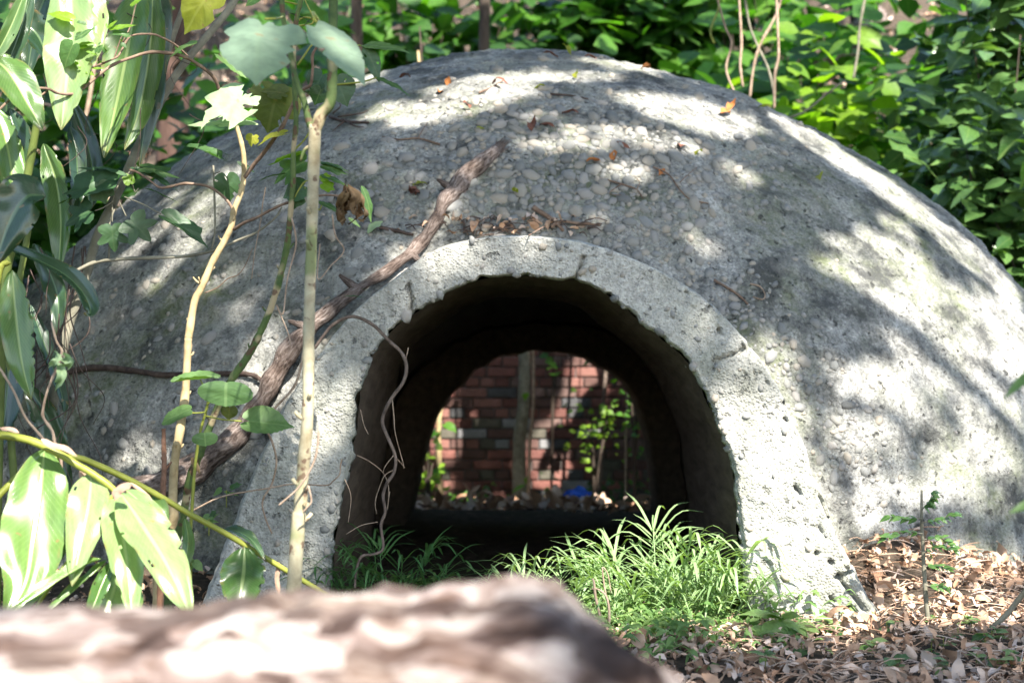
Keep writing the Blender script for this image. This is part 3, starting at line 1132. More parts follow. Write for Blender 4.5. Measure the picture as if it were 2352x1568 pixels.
# ------------------------------------------------------------------ foreground log
lg = thing("fallen_log", (-.3, 1.2, .3), "big out-of-focus log with peeling bark across the front of the picture", "log")
top = [(-520, 1450), (-100, 1425), (0, 1416), (300, 1408), (470, 1402), (620, 1382), (750, 1366), (920, 1352), (1100, 1341), (1200, 1340), (1268, 1350), (1340, 1392), (1415, 1448), (1490, 1508), (1590, 1572), (1680, 1645)]
vs, fs = [], []
TP = catmull([(a, b, 0) for a, b in top], 90)
LY = 1.22
for i, q in enumerate(TP):
    p = at(q.x, q.y, LY)
    zb = .10 if q.x < 1240 else .10
    rz = max(.02, (p.z - zb) / 2)
    cz = zb + rz
    ry = min(.24, rz * 1.15) * (1 if q.x < 1250 else max(.12, 1 - ((q.x - 1250) / 420) ** 2) if q.x < 1640 else .12)
    for j in range(40):
        a = 2 * math.pi * j / 40
        c, s = math.cos(a), math.sin(a)
        sq = lambda v: math.copysign(abs(v) ** .85, v)
        pt = Vector((p.x, LY + ry * sq(c), cz + rz * sq(s)))
        f = 1 + .05 * fbm(pt, 9, 3) + .03 * fbm(pt, 30, 2)
        vs.append(Vector((pt.x + .012 * fbm(pt, 14, 2), LY + (pt.y - LY) * f, cz + (pt.z - cz) * f)))
n = len(TP)
for i in range(n - 1):
    for j in range(40):
        a, b = i * 40 + j, i * 40 + (j + 1) % 40
        fs.append((a, a + 40, b + 40, b))
fs.append(tuple(range(40)))
fs.append(tuple(reversed(range((n - 1) * 40, n * 40))))
mb = MB()
mb.add(vs, fs, None, .5)
mb.build("trunk", M['log'], lg)
log_bvh = BVHTree.FromPolygons([Vector(v) for v in mb.v], mb.f)
# ------------------------------------------------------------------ plants on the left, in front of the dome
UP = Vector((0, -.25, .95))
FACE = Vector((.1, -.85, .5))
FLAT = Vector((0, -.12, 1))
UNDER = Vector((0, -.9, -.2))
LEAFV = {}


def lv(kind, mat, i=0, **kw):
    key = (kind, mat, i)
    if key not in LEAFV:
        a = dict(cup=R.uniform(.05, .25), droop=R.uniform(.1, .35), seed=i * 17 + len(LEAFV))
        a.update(kw)
        LEAFV[key] = leafmesh("leaf", kind, M[mat], **a)
    return LEAFV[key]


def pleaf(root, bx, by, tx, ty, Y, ws, kind, mat, hint, i=0, dY=0.0, **kw):
    return inst("leaf", lv(kind, mat, i, **kw), frame(at(bx, by, Y), at(tx, ty, Y + dY), hint, ws), root)


def pts3(pl, Y, Y2=None):
    n = len(pl)
    return [at(p[0], p[1], (p[2] if len(p) > 2 else Y + ((Y2 if Y2 else Y) - Y) * i / max(1, n - 1))) for i, p in enumerate(pl)]


# spotted stem in front
Y = 2.95
base = at(664, 1640, Y)
base.z = ground_z(base.x, base.y) - .03
sA = thing("spotted_sapling", base, "pale spotted straight sapling in front of the arch's left leg", "sapling")
mb = MB()
tube(mb, pts3([(664, 1650), (668, 1500), (674, 1363), (685, 1201), (690, 1159), (700, 1034), (707, 934), (709, 784), (711, 692), (718, 467), (720, 392), (724, 287)], Y), [wid(19, Y), wid(18, Y), wid(15, Y), wid(14, Y), wid(13, Y), wid(13, Y), wid(15, Y)], 90, 12, .10, 40, .05)
stubs(mb, pts3([(674, 1363), (690, 1159), (707, 934), (711, 692), (720, 392)], Y), wid(14, Y), 9)
mb.build("stem", M['spotstem'], sA)
mb = MB()
tube(mb, pts3([(723, 300), (738, 262), (758, 236), (763, 180), (763, 100), (766, 0), (768, -90)], Y), [wid(15, Y), wid(13, Y), wid(11, Y), wid(11, Y)], 40, 10, .1, 40, .05)
tube(mb, pts3([(721, 300), (710, 280), (698, 232), (683, 195), (670, 140), (663, 88), (650, 38), (645, -60)], Y), [wid(9, Y), wid(7, Y), wid(6, Y)], 40, 8, .08, 40, .06)
tube(mb, pts3([(722, 330), (700, 345), (690, 370)], Y), [wid(6, Y), wid(3, Y)], 8, 7)
mb.build("branch", M['greenstem'], sA)
Yb = 2.62
mb = MB()
tube(mb, [at(650, 38, Y), at(640, 42, Yb + .05), at(608, 44, Yb)], .002, 6, 5)
tube(mb, [at(763, 100, Y), at(720, 30, 2.7), at(726, 50, Yb)], .0025, 6, 5)
mb.build("petiole", M['cane'], sA)
inst("leaf", lv('heart', 'blurleaf', 0, bites=4, droop=.45, cup=-.25), frame(at(608, 42, Yb), at(566, 152, Yb - .05), Vector((-.15, -.75, .65)), 1.5), sA)
inst("leaf", lv('ovate', 'blurleaf', 1, bites=3, droop=.15), frame(at(722, 48, Yb), at(850, 172, Yb - .05), Vector((.5, -.55, .75)), 1.25), sA)

# yellow-stemmed sapling
Y = 3.55
base = at(362, 1500, Y)
base.z = ground_z(base.x, base.y) - .03
sB = thing("yellow_stem_sapling", base, "slender yellow-brown sapling with kinked stem and arching top branch", "sapling")
mb = MB()
tube(mb, pts3([(356, 1500), (360, 1400), (366, 1300), (385, 1235), (400, 1185), (397, 1164), (400, 1071), (412, 996), (425, 909), (429, 846), (432, 784), (434, 767), (447, 692), (462, 662), (487, 604), (515, 554), (532, 517), (537, 484), (552, 447), (560, 407), (560, 362), (552, 320), (535, 267), (520, 235), (505, 212)], Y), [wid(11, Y), wid(11, Y), wid(10, Y), wid(9, Y), wid(8.5, Y), wid(7.5, Y), wid(6.5, Y), wid(5.5, Y), wid(4.2, Y)], 120, 9, .08, 60, .12)
stubs(mb, pts3([(400, 1071), (425, 909), (447, 692), (515, 554), (552, 447), (552, 320)], Y), wid(6, Y), 14)
mb.build("stem", M['yellow'], sB)
mb = MB()
tube(mb, pts3([(505, 212), (490, 177), (450, 145), (412, 127), (350, 120), (300, 133), (250, 155), (195, 200), (175, 215), (135, 215), (108, 204), (62, 206), (25, 228), (0, 250), (-40, 285)], Y, 3.15), [wid(4.2, Y), wid(3.6, Y), wid(3, Y), wid(2, Y)], 80, 7, .1, 60, .2)
tube(mb, pts3([(432, 130), (415, 114), (398, 100), (375, 88), (350, 79), (307, 81), (290, 95), (276, 122), (262, 135), (207, 157), (165, 172), (120, 200), (92, 220), (72, 218)], Y, 3.3), [wid(2.6, Y), wid(2.4, Y), wid(1.6, Y)], 60, 6, .1, 60, .25)
tube(mb, pts3([(560, 410), (583, 378), (605, 352), (625, 325), (650, 288), (670, 245), (683, 220), (700, 203), (713, 195), (718, 160), (718, 125), (735, 100), (760, 70)], Y, 3.3), [wid(5, Y), wid(4, Y), wid(2.5, Y)], 50, 7, .1, 60, .15)
tube(mb, pts3([(537, 527), (560, 512), (588, 500), (650, 469), (708, 455), (745, 448), (778, 450), (800, 452)], Y, 3.35), [wid(4, Y), wid(2.6, Y), wid(2, Y)], 40, 6, .1, 60, .2)
tube(mb, pts3([(536, 484), (525, 465), (505, 445), (478, 428), (450, 423), (420, 422), (385, 430), (365, 430), (345, 415), (318, 397), (298, 390)], Y), [wid(3.6, Y), wid(3, Y), wid(2.4, Y)], 40, 6, .1, 60, .2)
tube(mb, pts3([(470, 673), (500, 660), (523, 640), (545, 632), (560, 615), (572, 590), (580, 570)], Y), [wid(1.6, Y), wid(.9, Y)], 30, 5)
# small forked twigs on the arch
for tw_ in ([(195, 200), (188, 180), (193, 160), (175, 140)], [(175, 172), (170, 150), (162, 128), (160, 112), (168, 95)], [(228, 147), (226, 125), (236, 100), (247, 78)], [(230, 118), (205, 103), (180, 98), (168, 80), (160, 50)], [(108, 204), (104, 185), (98, 170)], [(262, 135), (270, 110), (278, 88), (285, 78)], [(192, 195), (185, 178), (205, 150)], [(280, 100), (300, 60), (310, 20), (320, -10)]):
    tube(mb, pts3(tw_, 3.4), [wid(1.8, 3.4), wid(1.0, 3.4)], 12, 5, .1, 60, .3)
mb.build("branch", M['twig'], sB)
# leaves of the sapling
pleaf(sB, 590, 212, 450, 266, 3.42, 1.3, 'tri', 'mulpale', Vector((-.1, -.6, .8)), 0, -.05, bites=6, holes=6, cup=.1)
pleaf(sB, 590, 285, 430, 268, 3.45, .45, 'ovate', 'mulpale', Vector((-.1, -.55, .85)), 1, bites=2, cup=.05)
pleaf(sB, 640, 195, 615, 300, 3.6, 1.1, 'heart', 'olive', Vector((.2, -.9, .1)), 0, bites=3, holes=3)
pleaf(sB, 662, 215, 600, 205, 3.58, .7, 'heart', 'olive', Vector((-.2, -.9, .5)), 1, bites=3)
pleaf(sB, 662, 305, 585, 316, 3.45, .55, 'tri', 'mulyellow', Vector((0, -.5, .9)), 0, bites=4)
pleaf(sB, 583, 308, 575, 336, 3.45, 1.1, 'heart', 'mulyellow', FACE, 1, bites=3)
pleaf(sB, 452, 97, 372, 116, 3.45, .55, 'tri', 'round', Vector((-.1, -.5, .9)), 3, bites=3)
pleaf(sB, 497, 122, 568, 172, 3.45, .55, 'heart', 'round', Vector((.3, -.55, .8)), 4, bites=3, holes=2)
pleaf(sB, 500, -35, 412, 66, 3.4, .75, 'heart', 'mulyellow', Vector((.1, -.9, .3)), 5, bites=3)
pleaf(sB, 172, 97, 136, 150, 3.3, 1.0, 'heart', 'mul', Vector((-.2, -.85, .5)), 2)
pleaf(sB, 172, 92, 218, 58, 3.3, .5, 'ovate', 'mul', FACE, 3)
for (bx, by, tx, ty, ws) in ((170, 47, 110, 20, .5), (176, 52, 202, 54, .5), (180, 103, 218, 92, .7), (166, 112, 205, 98, .5), (222, 122, 232, 100, .8), (252, 68, 310, 52, .55), (248, 66, 268, 44, .8), (246, 66, 243, 52, .8), (258, 76, 305, 78, .5), (278, 90, 280, 96, .8), (278, 100, 292, 108, .7), (198, 118, 226, 124, .5), (226, 103, 232, 96, .9), (178, 150, 172, 140, .8), (180, 152, 186, 158, .8), (212, 158, 240, 155, .6), (198, 165, 218, 170, .7), (115, 180, 145, 178, .6), (103, 176, 100, 165, .8), (5, 222, 40, 218, .6), (62, 208, 70, 216, .7), (8, 200, 12, 188, .8), (300, 15, 322, -5, .6), (10, 235, -8, 220, .9)):
    pleaf(sB, bx, by, tx, ty, 3.32, ws, R.choice(['tri', 'ovate', 'heart']), R.choice(['mul', 'bushlit', 'bushlit']), Vector((R.uniform(-.3, .3), -.7, .7)), R.randrange(3))
dl = thing("shrivelled_leaf", at(800, 450, 3.35), "crumpled brown dead leaf hanging from a thin branch over the dome", "dead leaf")
mb = MB()
for k in range(12):
    a = at(800 + R.uniform(-14, 14), 425 + R.uniform(-4, 20), 3.35 + R.uniform(-.02, .02))
    b = at(806 + R.uniform(-24, 24), 505 + R.uniform(-25, 10), 3.35 + R.uniform(-.03, .03))
    blade(mb, [a, a.lerp(b, .4) + Vector((R.uniform(-.02, .02), R.uniform(-.025, .02), 0)), a.lerp(b, .75) + Vector((R.uniform(-.025, .025), R.uniform(-.02, .02), 0)), b], .014, (R.uniform(-1, 1), -1, R.uniform(-.3, .6)), R.uniform(.3, 1.1), .9, 10, 6, 'lance', None, R.uniform(-2, 2))
mb.build("blade", M['deadleaf'], dl)

# green and brown stalk
Y = 3.65
base = at(388, 1480, Y)
base.z = ground_z(base.x, base.y) - .03
sD = thing("mottled_sapling", base, "dark green and brown mottled sapling between the yellow stem and the spotted stem", "sapling")
mb = MB()
tube(mb, pts3([(386, 1490), (386, 1380), (390, 1290), (400, 1263), (422, 1176), (435, 1104), (447, 1070), (460, 1039), (482, 979), (502, 931), (532, 871), (562, 829), (586, 788), (618, 717), (638, 654), (655, 587), (663, 537), (668, 479), (673, 417), (674, 345), (680, 287), (679, 237), (676, 195), (675, 112), (680, 50), (690, 5), (700, -60)], Y, 3.3), [wid(10, Y), wid(9, Y), wid(8.5, Y), wid(8, Y), wid(7.5, Y), wid(6.5, Y), wid(5.5, Y), wid(5, Y), wid(4.5, Y)], 120, 8, .12, 50, .18)
stubs(mb, pts3([(435, 1104), (502, 931), (562, 829), (618, 717), (655, 587), (673, 417)], Y, 3.5), wid(6, Y), 14)
mb.build("stem", M['greenstem'], sD)
mb = MB()
for pl in ([(669, 470), (690, 430), (705, 415), (735, 412)], [(675, 345), (700, 320), (720, 285)], [(680, 50), (705, 40), (740, 60), (770, 100), (800, 150)], [(690, 12), (640, 0), (600, -12)], [(684, 150), (720, 100), (745, 105), (780, 100), (830, 105)], [(770, 195), (820, 190), (845, 185), (865, 178)], [(686, 60), (720, 50), (700, 0)], [(700, 430), (730, 480), (740, 470)]):
    tube(mb, pts3(pl, 3.42), [wid(2.4, Y), wid(1.5, Y)], 16, 6, .1, 60)
mb.build("twig", M['cane'], sD)
for (bx, by, tx, ty, ws, kd, mt, hint, i) in (
        (705, 425, 648, 450, 1.0, 'heart', 'muldark', FACE, 0), (690, 425, 672, 480, .9, 'heart', 'muldark', FACE, 1),
        (737, 402, 802, 420, .55, 'ovate', 'mul', Vector((0, -.6, .8)), 4), (735, 412, 760, 400, .8, 'tri', 'bushlit', FACE, 5), (738, 420, 770, 435, .9, 'tri', 'bushlit', FACE, 6),
        (832, 428, 866, 505, .5, 'ovate', 'mul', Vector((.7, -.7, .2)), 5), (728, 462, 795, 487, .5, 'ovate', 'mul', Vector((0, -.6, .8)), 6), (800, 500, 830, 520, .5, 'ovate', 'mul', FACE, 6),
        (700, 352, 610, 372, .35, 'tri', 'bushlit', Vector((0, -.3, .95)), 7), (712, 365, 620, 400, .8, 'lobed', 'mul', Vector((0, -.8, .6)), 7), (735, 372, 803, 385, .45, 'ovate', 'mul', Vector((0, -.4, .9)), 4), (735, 378, 800, 395, .4, 'tri', 'mul', FACE, 8),
        (655, 398, 590, 405, .4, 'ovate', 'mul', FLAT, 8), (500, 348, 535, 352, .35, 'ovate', 'mul', FLAT, 9), (430, 335, 532, 352, .45, 'tri', 'mul', Vector((0, -.35, .95)), 9),
        (830, 105, 942, 98, .55, 'ovate', 'round', Vector((.1, -.65, .75)), 6), (838, 108, 880, 182, .9, 'ovate', 'muldark', Vector((.4, -.8, .4)), 2), (862, 178, 948, 200, .45, 'ovate', 'mul', Vector((0, -.5, .85)), 5),
        (745, 165, 712, 215, 1.1, 'heart', 'muldark', FACE, 3), (770, 175, 800, 240, 1.0, 'heart', 'muldark', FACE, 4), (740, 200, 722, 240, 1.0, 'heart', 'mul', UNDER, 8),
        (720, 40, 690, 60, .8, 'ovate', 'muldark', FLAT, 5), (660, 30, 720, 40, .4, 'ovate', 'muldark', FLAT, 6), (800, -5, 750, 0, .6, 'ovate', 'mul', FACE, 9), (600, -12, 560, 6, .8, 'heart', 'mul', FACE, 3),
        (792, 680, 840, 676, .4, 'ovate', 'mul', FLAT, 2), (828, 662, 858, 668, .5, 'lance', 'bush', FLAT, 2)):
    pleaf(sD, bx, by, tx, ty, 3.42, ws, kd, mt, hint, i, holes=(2 if mt == 'muldark' else 0))
# round leaved seedling
base = at(450, 1480, 3.5)
base.z = ground_z(base.x, base.y)
sE = thing("round_leaf_seedling", base, "seedling with five round veined leaves on long stalks against the shaded dome", "seedling")
mb = MB()
tube(mb, pts3([(425, 1500), (432, 1300), (440, 1180), (447, 1080), (458, 1000), (470, 955), (476, 930), (480, 905)], 3.5), [wid(5, 3.5), wid(3.5, 3.5), wid(3, 3.5)], 40, 7, .1, 60, .15)
for pl in ([(472, 946), (455, 948), (436, 948)], [(474, 955), (510, 963), (556, 967)], [(478, 915), (470, 890), (460, 872)], [(476, 930), (495, 908), (508, 892)], [(458, 1000), (464, 1004), (470, 1006)]):
    tube(mb, pts3(pl, 3.48), wid(1.8, 3.5), 10, 6)
mb.build("stem", M['cane'], sE)
pleaf(sE, 500, 866, 386, 862, 3.46, .38, 'round', 'round', Vector((.0, -.35, .95)), 10, teeth=.01)
pleaf(sE, 520, 878, 516, 936, 3.40, 2.1, 'round', 'round', Vector((0, -.75, .75)), 11, teeth=.02, droop=.15)
pleaf(sE, 438, 940, 362, 962, 3.44, .62, 'round', 'round', Vector((-.1, -.7, .75)), 12, teeth=.015)
pleaf(sE, 470, 994, 472, 1026, 3.42, 1.75, 'round', 'round', Vector((0, -.7, .8)), 13, teeth=.015)
pleaf(sE, 556, 965, 674, 972, 3.46, .62, 'heart', 'round', Vector((.05, -.8, .6)), 14, teeth=.02)
pleaf(sE, 528, 930, 524, 965, 3.55, 1.1, 'heart', 'olive', UNDER, 3)
pleaf(sE, 440, 1050, 462, 1088, 3.5, .55, 'ovate', 'deadleaf', FACE, 0, curl=.8)

# grey-green horizontal shoot and its lobed dark leaves
base = at(165, 1490, 3.75)
base.z = ground_z(base.x, base.y)
sC = thing("lobed_leaf_vine", base, "leaning greenish vine with dark lobed leaves before the dome's left flank", "vine")
mb = MB()
tube(mb, pts3([(40, 1500), (80, 1250), (110, 1000), (150, 780), (195, 640), (225, 540), (262, 460), (290, 400), (320, 330), (350, 270), (390, 195), (432, 135), (480, 78), (520, 30), (560, -30)], 3.75, 3.9), [wid(12, 3.8), wid(11, 3.8), wid(10, 3.8), wid(8, 3.8)], 80, 9, .1, 40, .08)
tube(mb, pts3([(330, 350), (355, 260), (365, 200), (395, 90), (420, 20), (430, -40)], 3.9), [wid(9, 3.8), wid(7, 3.8)], 40, 8, .1, 40)
mb.build("stem", M['greytrunk'], sC)
mb = MB()
tube(mb, pts3([(170, 625), (220, 602), (280, 595), (350, 592), (430, 588), (490, 575), (550, 550), (588, 534), (630, 502), (648, 475)], 3.7), [wid(5, 3.7), wid(3.6, 3.7), wid(2, 3.7)], 50, 7, .1, 60, .15)
tube(mb, pts3([(250, 593), (251, 560), (250, 525), (262, 480)], 3.7), wid(2.6, 3.7), 12, 6)
tube(mb, pts3([(486, 573), (492, 545), (494, 512), (492, 437), (490, 380)], 3.7), wid(2.4, 3.7), 16, 6, .1, 60, .15)
for pl in ([(280, 410), (265, 440), (258, 470)], [(285, 452), (330, 470), (370, 492)], [(275, 465), (290, 497)], [(262, 462), (235, 478), (218, 484)], [(258, 470), (258, 510)], [(290, 405), (300, 392), (315, 380)], [(300, 410), (310, 440), (318, 432)], [(490, 400), (505, 395)]):
    tube(mb, pts3(pl, 3.68), wid(1.5, 3.7), 8, 5)
mb.build("shoot", M['greytrunk'], sC)
for (bx, by, tx, ty, ws, kd, mt, hint, i) in (
        (270, 417, 132, 430, .62, 'tri', 'muldark', Vector((0, -.75, .65)), 10), (225, 415, 242, 467, 1.0, 'tri', 'muldark', FACE, 11), (225, 442, 128, 452, .3, 'ovate', 'mul', FLAT, 15),
        (216, 480, 142, 508, .95, 'lobed', 'muldark', FACE, 12), (256, 510, 262, 577, 1.05, 'lobed', 'muldark', FACE, 13), (292, 498, 345, 548, 1.15, 'lobed', 'muldark', Vector((0, -.9, .4)), 14),
        (368, 490, 484, 552, .38, 'tri', 'muldark', Vector((.3, -.6, .7)), 15), (315, 385, 412, 392, .5, 'lobed', 'mul', Vector((0, -.6, .8)), 16), (300, 385, 420, 415, .35, 'ovate', 'muldark', Vector((0, -.6, .8)), 17),
        (330, 430, 412, 455, .3, 'ovate', 'mul', FLAT, 18), (290, 400, 178, 358, .25, 'ovate', 'muldark', Vector((0, -.5, .8)), 19), (300, 425, 290, 396, .9, 'tri', 'bushlit', FACE, 20),
        (520, 396, 525, 465, .85, 'heart', 'muldark', FACE, 21), (545, 372, 586, 392, .5, 'ovate', 'muldark', FACE, 18)):
    pleaf(sC, bx, by, tx, ty, 3.66, ws, kd, mt, hint, i, holes=3 if i == 21 else 0)

# ------------------------------------------------------------------ ginger plants
def ginger(name_base, label, canes, blades, sheaths=(), lean=.2):
    rt = thing("ginger_plant", name_base, label, "ginger plant")
    for (pl, Y, Y2, w_, mt) in canes:
        mb = MB()
        tube(mb, pts3(pl, Y, Y2), [wid(w_, Y), wid(w_ * .9, Y), wid(w_ * .75, Y)], 50, 10, .05, 30, .06)
        mb.build("cane", M[mt], rt)
    for (pl, Y, hw, mt, N, fold, tw_) in blades:
        mb = MB()
        ln = lean * math.hypot(pl[-1][0] - pl[0][0], pl[-1][1] - pl[0][1]) * Y / FPX
        blade(mb, pts3(pl, Y + ln * .3, Y - ln * .7), wid(hw, Y), N, fold + .06, .17, 40, 17, 'ginger', None, tw_, R.choice([None, None, 1, -1]), R.choice([0, 1, 3, 5]))
        mb.build("leaf", M[mt], rt)
    for pl, Y, hw in sheaths:
        mb = MB()
        blade(mb, pts3(pl, Y), wid(hw, Y), (0, -.8, .5), -.5, .25, 10, 6, 'strap')
        mb.build("sheath", M['sheath'], rt)
    return rt


F1 = (.15, -.9, .35)
F2 = (-.2, -.95, .2)
F3 = (.5, -.8, .2)
b0 = at(30, 1500, 3.35)
b0.z = ground_z(b0.x, b0.y)
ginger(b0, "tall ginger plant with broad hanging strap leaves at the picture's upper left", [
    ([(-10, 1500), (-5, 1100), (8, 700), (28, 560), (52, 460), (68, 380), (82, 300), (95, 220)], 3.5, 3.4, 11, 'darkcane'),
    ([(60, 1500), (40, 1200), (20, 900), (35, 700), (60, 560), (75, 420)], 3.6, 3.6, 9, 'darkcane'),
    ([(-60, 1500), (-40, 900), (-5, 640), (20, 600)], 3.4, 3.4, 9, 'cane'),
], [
    ([(158, -60), (165, 60), (155, 170), (141, 298)], 3.35, 62, 'gingerlit', F1, .12, .2),
    ([(205, -80), (212, 20), (208, 100), (190, 190)], 3.40, 34, 'gingerlit', F3, .3, .4),
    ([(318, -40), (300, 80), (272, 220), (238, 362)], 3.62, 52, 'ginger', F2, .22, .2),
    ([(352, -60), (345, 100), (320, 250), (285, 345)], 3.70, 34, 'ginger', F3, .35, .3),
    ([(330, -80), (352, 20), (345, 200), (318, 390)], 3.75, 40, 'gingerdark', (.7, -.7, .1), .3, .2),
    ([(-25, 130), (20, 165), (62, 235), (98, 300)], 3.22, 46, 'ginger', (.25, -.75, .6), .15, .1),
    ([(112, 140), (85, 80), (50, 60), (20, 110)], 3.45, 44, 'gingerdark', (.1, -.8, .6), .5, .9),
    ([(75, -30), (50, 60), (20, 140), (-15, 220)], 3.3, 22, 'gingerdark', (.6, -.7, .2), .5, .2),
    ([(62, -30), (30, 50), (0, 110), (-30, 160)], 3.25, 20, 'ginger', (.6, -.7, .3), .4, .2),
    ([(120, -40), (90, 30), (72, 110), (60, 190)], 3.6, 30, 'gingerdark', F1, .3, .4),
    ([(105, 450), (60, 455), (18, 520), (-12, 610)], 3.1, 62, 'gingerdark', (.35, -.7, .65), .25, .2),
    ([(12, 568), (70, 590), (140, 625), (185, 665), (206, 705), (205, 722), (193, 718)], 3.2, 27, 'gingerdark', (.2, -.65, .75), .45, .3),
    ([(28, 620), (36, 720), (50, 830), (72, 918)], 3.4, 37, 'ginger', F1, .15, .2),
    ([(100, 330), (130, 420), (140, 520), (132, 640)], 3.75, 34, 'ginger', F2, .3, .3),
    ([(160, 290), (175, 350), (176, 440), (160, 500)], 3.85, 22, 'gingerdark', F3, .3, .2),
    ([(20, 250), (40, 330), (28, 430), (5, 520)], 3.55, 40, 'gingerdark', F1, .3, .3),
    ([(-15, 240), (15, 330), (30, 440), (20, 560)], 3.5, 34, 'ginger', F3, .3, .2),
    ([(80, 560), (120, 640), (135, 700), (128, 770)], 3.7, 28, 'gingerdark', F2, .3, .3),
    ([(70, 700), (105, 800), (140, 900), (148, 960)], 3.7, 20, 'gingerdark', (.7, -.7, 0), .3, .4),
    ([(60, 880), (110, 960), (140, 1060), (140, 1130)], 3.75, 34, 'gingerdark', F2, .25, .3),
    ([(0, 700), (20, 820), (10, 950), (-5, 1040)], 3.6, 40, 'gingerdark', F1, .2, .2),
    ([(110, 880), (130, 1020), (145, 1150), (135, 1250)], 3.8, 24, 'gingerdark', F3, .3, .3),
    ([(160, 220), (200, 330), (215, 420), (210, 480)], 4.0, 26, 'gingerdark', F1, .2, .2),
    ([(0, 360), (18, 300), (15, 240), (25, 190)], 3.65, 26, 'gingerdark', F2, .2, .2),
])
b0 = at(-60, 1500, 3.05)
b0.z = ground_z(b0.x, b0.y)
ginger(b0, "fallen ginger cane arching across the lower left, its broad leaves drooping in full sun", [
    ([(-160, 1010), (-60, 998), (0, 999), (37, 1004), (82, 1016), (140, 1044), (175, 1066), (207, 1084), (250, 1114), (272, 1135)], 3.0, 3.0, 10, 'cane'),
    ([(-120, 1240), (-40, 1180), (0, 1135), (40, 1095), (80, 1065), (115, 1054), (175, 1050), (225, 1068), (300, 1103), (375, 1144), (430, 1177), (512, 1221), (588, 1267), (663, 1313), (748, 1364), (830, 1415)], 3.02, 3.35, 8.5, 'cane'),
    ([(40, 1450), (66, 1418), (130, 1325), (190, 1240), (238, 1170), (262, 1135)], 2.95, 2.98, 5, 'cane'),
], [
    ([(102, 1034), (92, 1130), (75, 1240), (58, 1340), (10, 1425)], 2.98, 74, 'ginger', (.25, -.85, .45), .12, .1),
    ([(150, 1130), (140, 1190), (132, 1250), (128, 1300)], 3.08, 30, 'ginger', F3, .15, .2),
    ([(210, 1086), (205, 1150), (190, 1230), (165, 1345)], 2.98, 48, 'gingerlit', (.2, -.85, .5), .2, .1),
    ([(212, 1090), (180, 1150), (165, 1190), (148, 1240)], 3.0, 18, 'gingerlit', (-.5, -.7, .5), .3, .1),
    ([(266, 1130), (278, 1200), (292, 1300), (305, 1430)], 2.95, 47, 'gingerlit', (.3, -.85, .42), .12, .1),
    ([(280, 1135), (330, 1210), (385, 1300), (440, 1420)], 2.92, 58, 'gingerlit', (.38, -.8, .5), .1, .05),
    ([(290, 1125), (330, 1160), (360, 1200), (352, 1260)], 3.0, 26, 'gingerlit', (.4, -.7, .6), .2, .2),
    ([(235, 1280), (170, 1310), (80, 1370), (-10, 1425)], 2.9, 24, 'ginger', (-.1, -.4, .9), .5, .1),
    ([(245, 1285), (200, 1330), (140, 1380), (90, 1420)], 2.93, 18, 'ginger', (-.3, -.5, .8), .5, .1),
    ([(258, 1290), (235, 1340), (215, 1390), (190, 1440)], 2.9, 22, 'ginger', (.2, -.8, .5), .5, .1),
    ([(262, 1290), (265, 1340), (245, 1400), (230, 1450)], 2.95, 42, 'gingerlit', (.3, -.85, .4), .1, .1),
    ([(300, 1340), (310, 1380), (300, 1430)], 2.9, 20, 'ginger', F1, .2, .2),
    ([(562, 1255), (560, 1310), (553, 1360), (545, 1430)], 3.15, 52, 'ginger', (.15, -.9, .4), .12, .1),
    ([(508, 1216), (545, 1220), (580, 1242), (612, 1290)], 3.3, 18, 'gingerdark', (.2, -.5, .85), .25, .2),
    ([(425, 1190), (432, 1240), (425, 1290), (415, 1330)], 3.45, 16, 'ginger', F3, .25, .2),
    ([(345, 1140), (365, 1170), (360, 1240), (345, 1300)], 3.2, 22, 'ginger', F3, .3, .2),
], [([(95, 1008), (120, 1020), (150, 1028), (178, 1048)], 2.97, 8), ([(0, 982), (25, 984), (45, 994)], 2.97, 6), ([(186, 1078), (192, 1110), (196, 1150)], 3.02, 9), ([(300, 1108), (330, 1130), (345, 1148), (352, 1180)], 3.05, 5), ([(640, 1290), (636, 1330), (642, 1370)], 3.3, 6), ([(300, 1110), (270, 1125), (262, 1150)], 2.9, 12)], .55)

# brown dead stick, thin twigs with crumpled leaf
base = at(368, 1480, 3.4)
base.z = ground_z(base.x, base.y)
t = thing("dead_stick", base, "rough brown dead stick standing upright with a broken tip by the yellow sapling", "stick")
mb = MB()
tube(mb, pts3([(366, 1480), (370, 1260), (372, 1176), (377, 1071), (376, 1020), (376, 984)], 3.4), [wid(8, 3.4), wid(6.5, 3.4), wid(4.5, 3.4)], 60, 8, .2, 80, .15)
tube(mb, pts3([(380, 1078), (388, 1068), (394, 1060)], 3.4), [wid(3, 3.4), wid(2, 3.4)], 6, 6)
mb.build("stick", simple("rust_stick", [(.3, (.10, .05, .03)), (.7, (.24, .13, .085))], 50, .6, .004), t)
t = thing("bare_twig", at(102, 1011, 3.1), "bare tan twig slanting down to the arching ginger cane", "twig")
mb = MB()
tube(mb, pts3([(-30, 800), (0, 846), (32, 899), (57, 956), (80, 985), (103, 1012)], 3.15), [wid(2.6, 3.1), wid(3.4, 3.1)], 30, 7, .1, 60, .2)
mb.build("stem", M['vine'], t)
t = thing("bare_twig", at(140, 1054, 3.1), "crooked tan twig carrying a pale crumpled leaf above the ginger cane", "twig")
mb = MB()
tube(mb, pts3([(118, 740), (130, 784), (142, 806), (135, 834), (110, 894), (99, 939), (100, 959), (120, 989), (126, 1016), (140, 1054), (140, 1120), (138, 1180)], 3.12), [wid(2.4, 3.1), wid(3.2, 3.1), wid(4, 3.1)], 50, 7, .1, 60, .3)
mb.build("stem", M['vine'], t)
